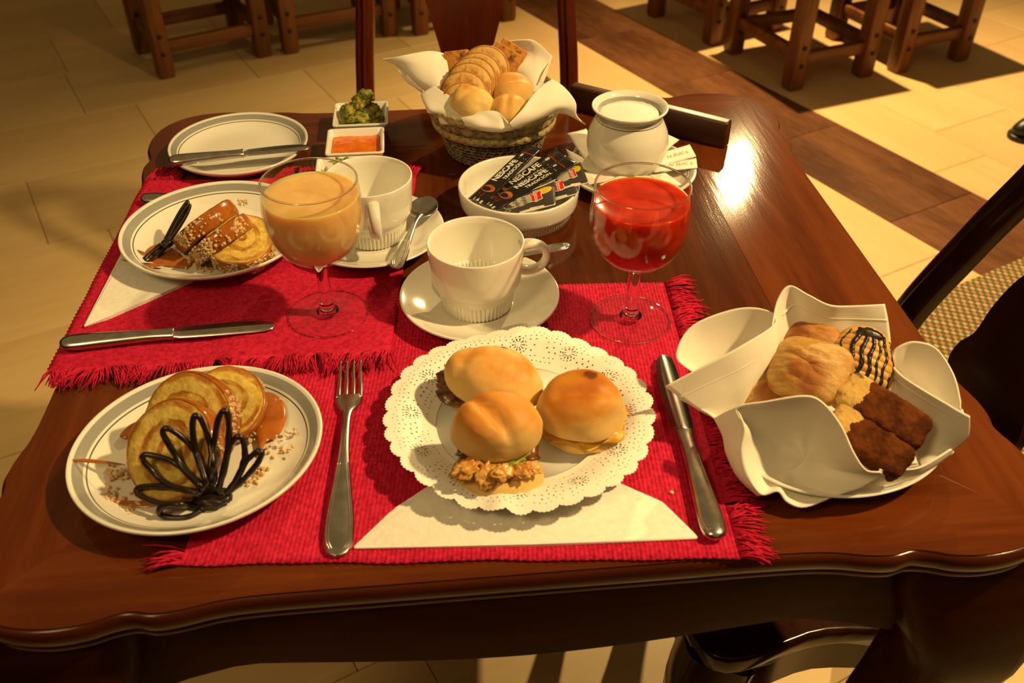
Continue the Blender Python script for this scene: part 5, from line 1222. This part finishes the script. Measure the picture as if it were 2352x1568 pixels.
mf = [flaky('flaky_crust', (0.52, 0.25, 0.05), (0.66, 0.42, 0.13), (0.40, 0.13, 0.018), 1.0), flaky('flaky_crust_dark', (0.40, 0.15, 0.022), (0.55, 0.27, 0.06), (0.22, 0.06, 0.010), 4.0)]
turnover(ah(1850, 800, .060), -35, (38, -10), 0.0270, 0.0240, 0.012, 'browned turnover standing against the back napkin fold', mf[1], 3, 3.0)
turnover(ah(1758, 890, .040), 20, (25, -15), 0.0260, 0.0240, 0.014, 'turnover half hidden by the left napkin fold', mf[0], 8, 2.8)
turnover(ah(1860, 852, .066), -32, (30, -6), 0.0300, 0.0255, 0.014, 'pale flaky turnover lying across the other pastries', mf[0], 5, 3.4)
# jam in the seam of the pale turnover
# shell pastry with chocolate stripes
M['shell'] = mat('butter_biscuit', (0.60, 0.30, 0.055), (0.68, 0.42, 0.10), rough=0.5, ns=60, bump=(250, 0.3, 0.001))
c = ah(1972, 836, .060); t = thing('shell_biscuit', c, 'ribbed shell biscuit striped with dark chocolate', 'biscuit'); t.rotation_euler = (R(36), R(10), R(-18))
def shell_pt(u, v, o=0.0):
    # u 0..1 across, v 0..1 along
    a = (u - 0.5) * 2; x = 0.0270 * a * (0.60 + 0.40 * math.sin(math.pi * min(1, 0.15 + v * 0.85))); y = 0.0285 * (v - 0.5) * 2 * (1 - 0.16 * a * a)
    z = 0.019 * (max(0, 1 - a * a) ** 0.55) * (max(0, 1 - ((v - 0.5) * 1.86) ** 2) ** 0.5)
    z += 0.0011 * abs(math.sin(v * math.pi * 9.5)) * (1 if z > 0.002 else 0.4)
    return Vector((x, y, z + o))
mesh('ribbed_shell', *grid([[shell_pt(i / 40, j / 76) for i in range(41)] for j in range(77)]), M['shell'], t, thick=0.002)
mesh('underside', *xf(prism(cr([tuple(shell_pt(i / 20, 0))[:2] for i in range(21)] + [tuple(shell_pt(i / 20, 1))[:2] for i in range(20, -1, -1)], 60, True), -0.004, 0.001, 0.001, 1), Matrix.Identity(4)), M['shell'], t)
for k, (u0, u1, w_) in enumerate(((0.10, 0.16, 0.0030), (0.27, 0.30, 0.0052), (0.40, 0.46, 0.0046), (0.53, 0.58, 0.0046), (0.64, 0.70, 0.0030), (0.76, 0.80, 0.0042), (0.90, 0.93, 0.0036))):
    P = [shell_pt(lerp(u1, u0, i / 29) + 0.02 * math.sin(i * 0.5 + k), 0.06 + 0.86 * i / 29, 0.0006 + 0.0003 * nz((i, k, 0), 0.7, 1)) for i in range(30)]
    mesh('chocolate_stripe', *sweep(P, circ(1.0, 8, 0.45), [(w_ * (0.7 + 0.3 * nz((i * 0.6, k, 1), 1.0, 2)) * 0.55, w_ * (0.9 + 0.3 * nz((i * 0.6, k, 1), 1.0, 2))) for i in range(30)], ref=(0, 0, 1)), M['chocolate'], t)
V, F = blob(0.010, 0.005, 0.0022, 5, 0.4, 3.0, 3); p = shell_pt(0.46, 0.86, 0.001); mesh('chocolate_patch', [v + p for v in V], F, M['chocolate'], t)
# marble cake slices
def marble():
    t = NT('marble_cake_crumb'); v = t.coord(); n = t.noise(v, 50, 4, 0.6)
    t.col(t.mix(t.ramp(n, 0.46, 0.56), (0.60, 0.37, 0.09), (0.10, 0.040, 0.010))); t.set(Roughness=0.8); t.bump(t.noise(v, 400, 3), 0.4, 0.001); return t.m
M['marble'] = marble(); M['cake_crust'] = mat('dark_cake_crust', (0.13, 0.034, 0.005), (0.06, 0.014, 0.003), rough=0.8, spec=0.1, ns=70, bump=(240, 0.8, 0.002))
def marble_slice(c, rot, label, L=0.058, w_=0.030, th=0.020):
    t = thing('marble_cake_slice', c, label, 'cake', 'marble cake slices in the pastry napkin'); t.rotation_euler = tuple(R(q) for q in rot)
    n = (64, 26, 20); P = {}; faces = {'sponge': [], 'dark_crust': []}; V = []
    def vid(i, j, k):
        if (i, j, k) in P: return P[(i, j, k)]
        a, b, c_ = (2 * i / n[0] - 1, 2 * j / n[1] - 1, 2 * k / n[2] - 1)
        # squash the cube onto a superellipsoid so that edges are round
        q = (abs(a) ** 7 + abs(b) ** 5 + abs(c_) ** 5) ** (-1 / 6.0) if max(abs(a), abs(b), abs(c_)) > 0 else 1
        p = Vector((a * q * L / 2, b * q * w_ / 2, c_ * q * th / 2)); d_ = p.normalized()
        p += d_ * (0.0016 * nz(p, 110, L * 900) + 0.0007 * nz(p, 400, 3)); P[(i, j, k)] = len(V); V.append(p); return P[(i, j, k)]
    def quad(a, b, c_, d_):
        ids = (vid(*a), vid(*b), vid(*c_), vid(*d_)); cx = sum(V[i].x for i in ids) / 4; cy = sum(V[i].y for i in ids) / 4
        faces['dark_crust' if cx > -0.24 * L + 0.005 * nz((cy * 150, L * 500, 0), 1.0, 2) else 'sponge'].append(ids)
    for j in range(n[1]):
        for k in range(n[2]):
            quad((0, j, k), (0, j, k + 1), (0, j + 1, k + 1), (0, j + 1, k)); quad((n[0], j, k), (n[0], j + 1, k), (n[0], j + 1, k + 1), (n[0], j, k + 1))
    for i in range(n[0]):
        for k in range(n[2]):
            quad((i, 0, k), (i + 1, 0, k), (i + 1, 0, k + 1), (i, 0, k + 1)); quad((i, n[1], k), (i, n[1], k + 1), (i + 1, n[1], k + 1), (i + 1, n[1], k))
        for j in range(n[1]):
            quad((i, j, 0), (i, j + 1, 0), (i + 1, j + 1, 0), (i + 1, j, 0)); quad((i, j, n[2]), (i + 1, j, n[2]), (i + 1, j + 1, n[2]), (i, j + 1, n[2]))
    for nm, fs in faces.items():
        used = sorted({i for f in fs for i in f}); mp = {v: i for i, v in enumerate(used)}
        mesh(nm, [V[i] for i in used], [tuple(mp[i] for i in f) for f in fs], M['marble' if nm == 'sponge' else 'cake_crust'], t)
marble_slice(ah(2024, 948, .056), (26, 14, -36), 'marble cake slice with dark crust against the shell biscuit', 0.070, 0.030, 0.024)
marble_slice(ah(1994, 1014, .043), (30, 16, -40), 'marble cake slice with dark crust above the front napkin pocket', 0.064, 0.029, 0.024)
# a crumb on the placemat
V, F = blob(0.0018, 0.0016, 0.0012, 3, 0.3, 2.0, 2)
setp(base_mesh('bread_crumb', [v + ah(1543, 1130, 0.0042) for v in V], F, M['crumb']), 'single pale bread crumb on the red placemat', 'crumb')
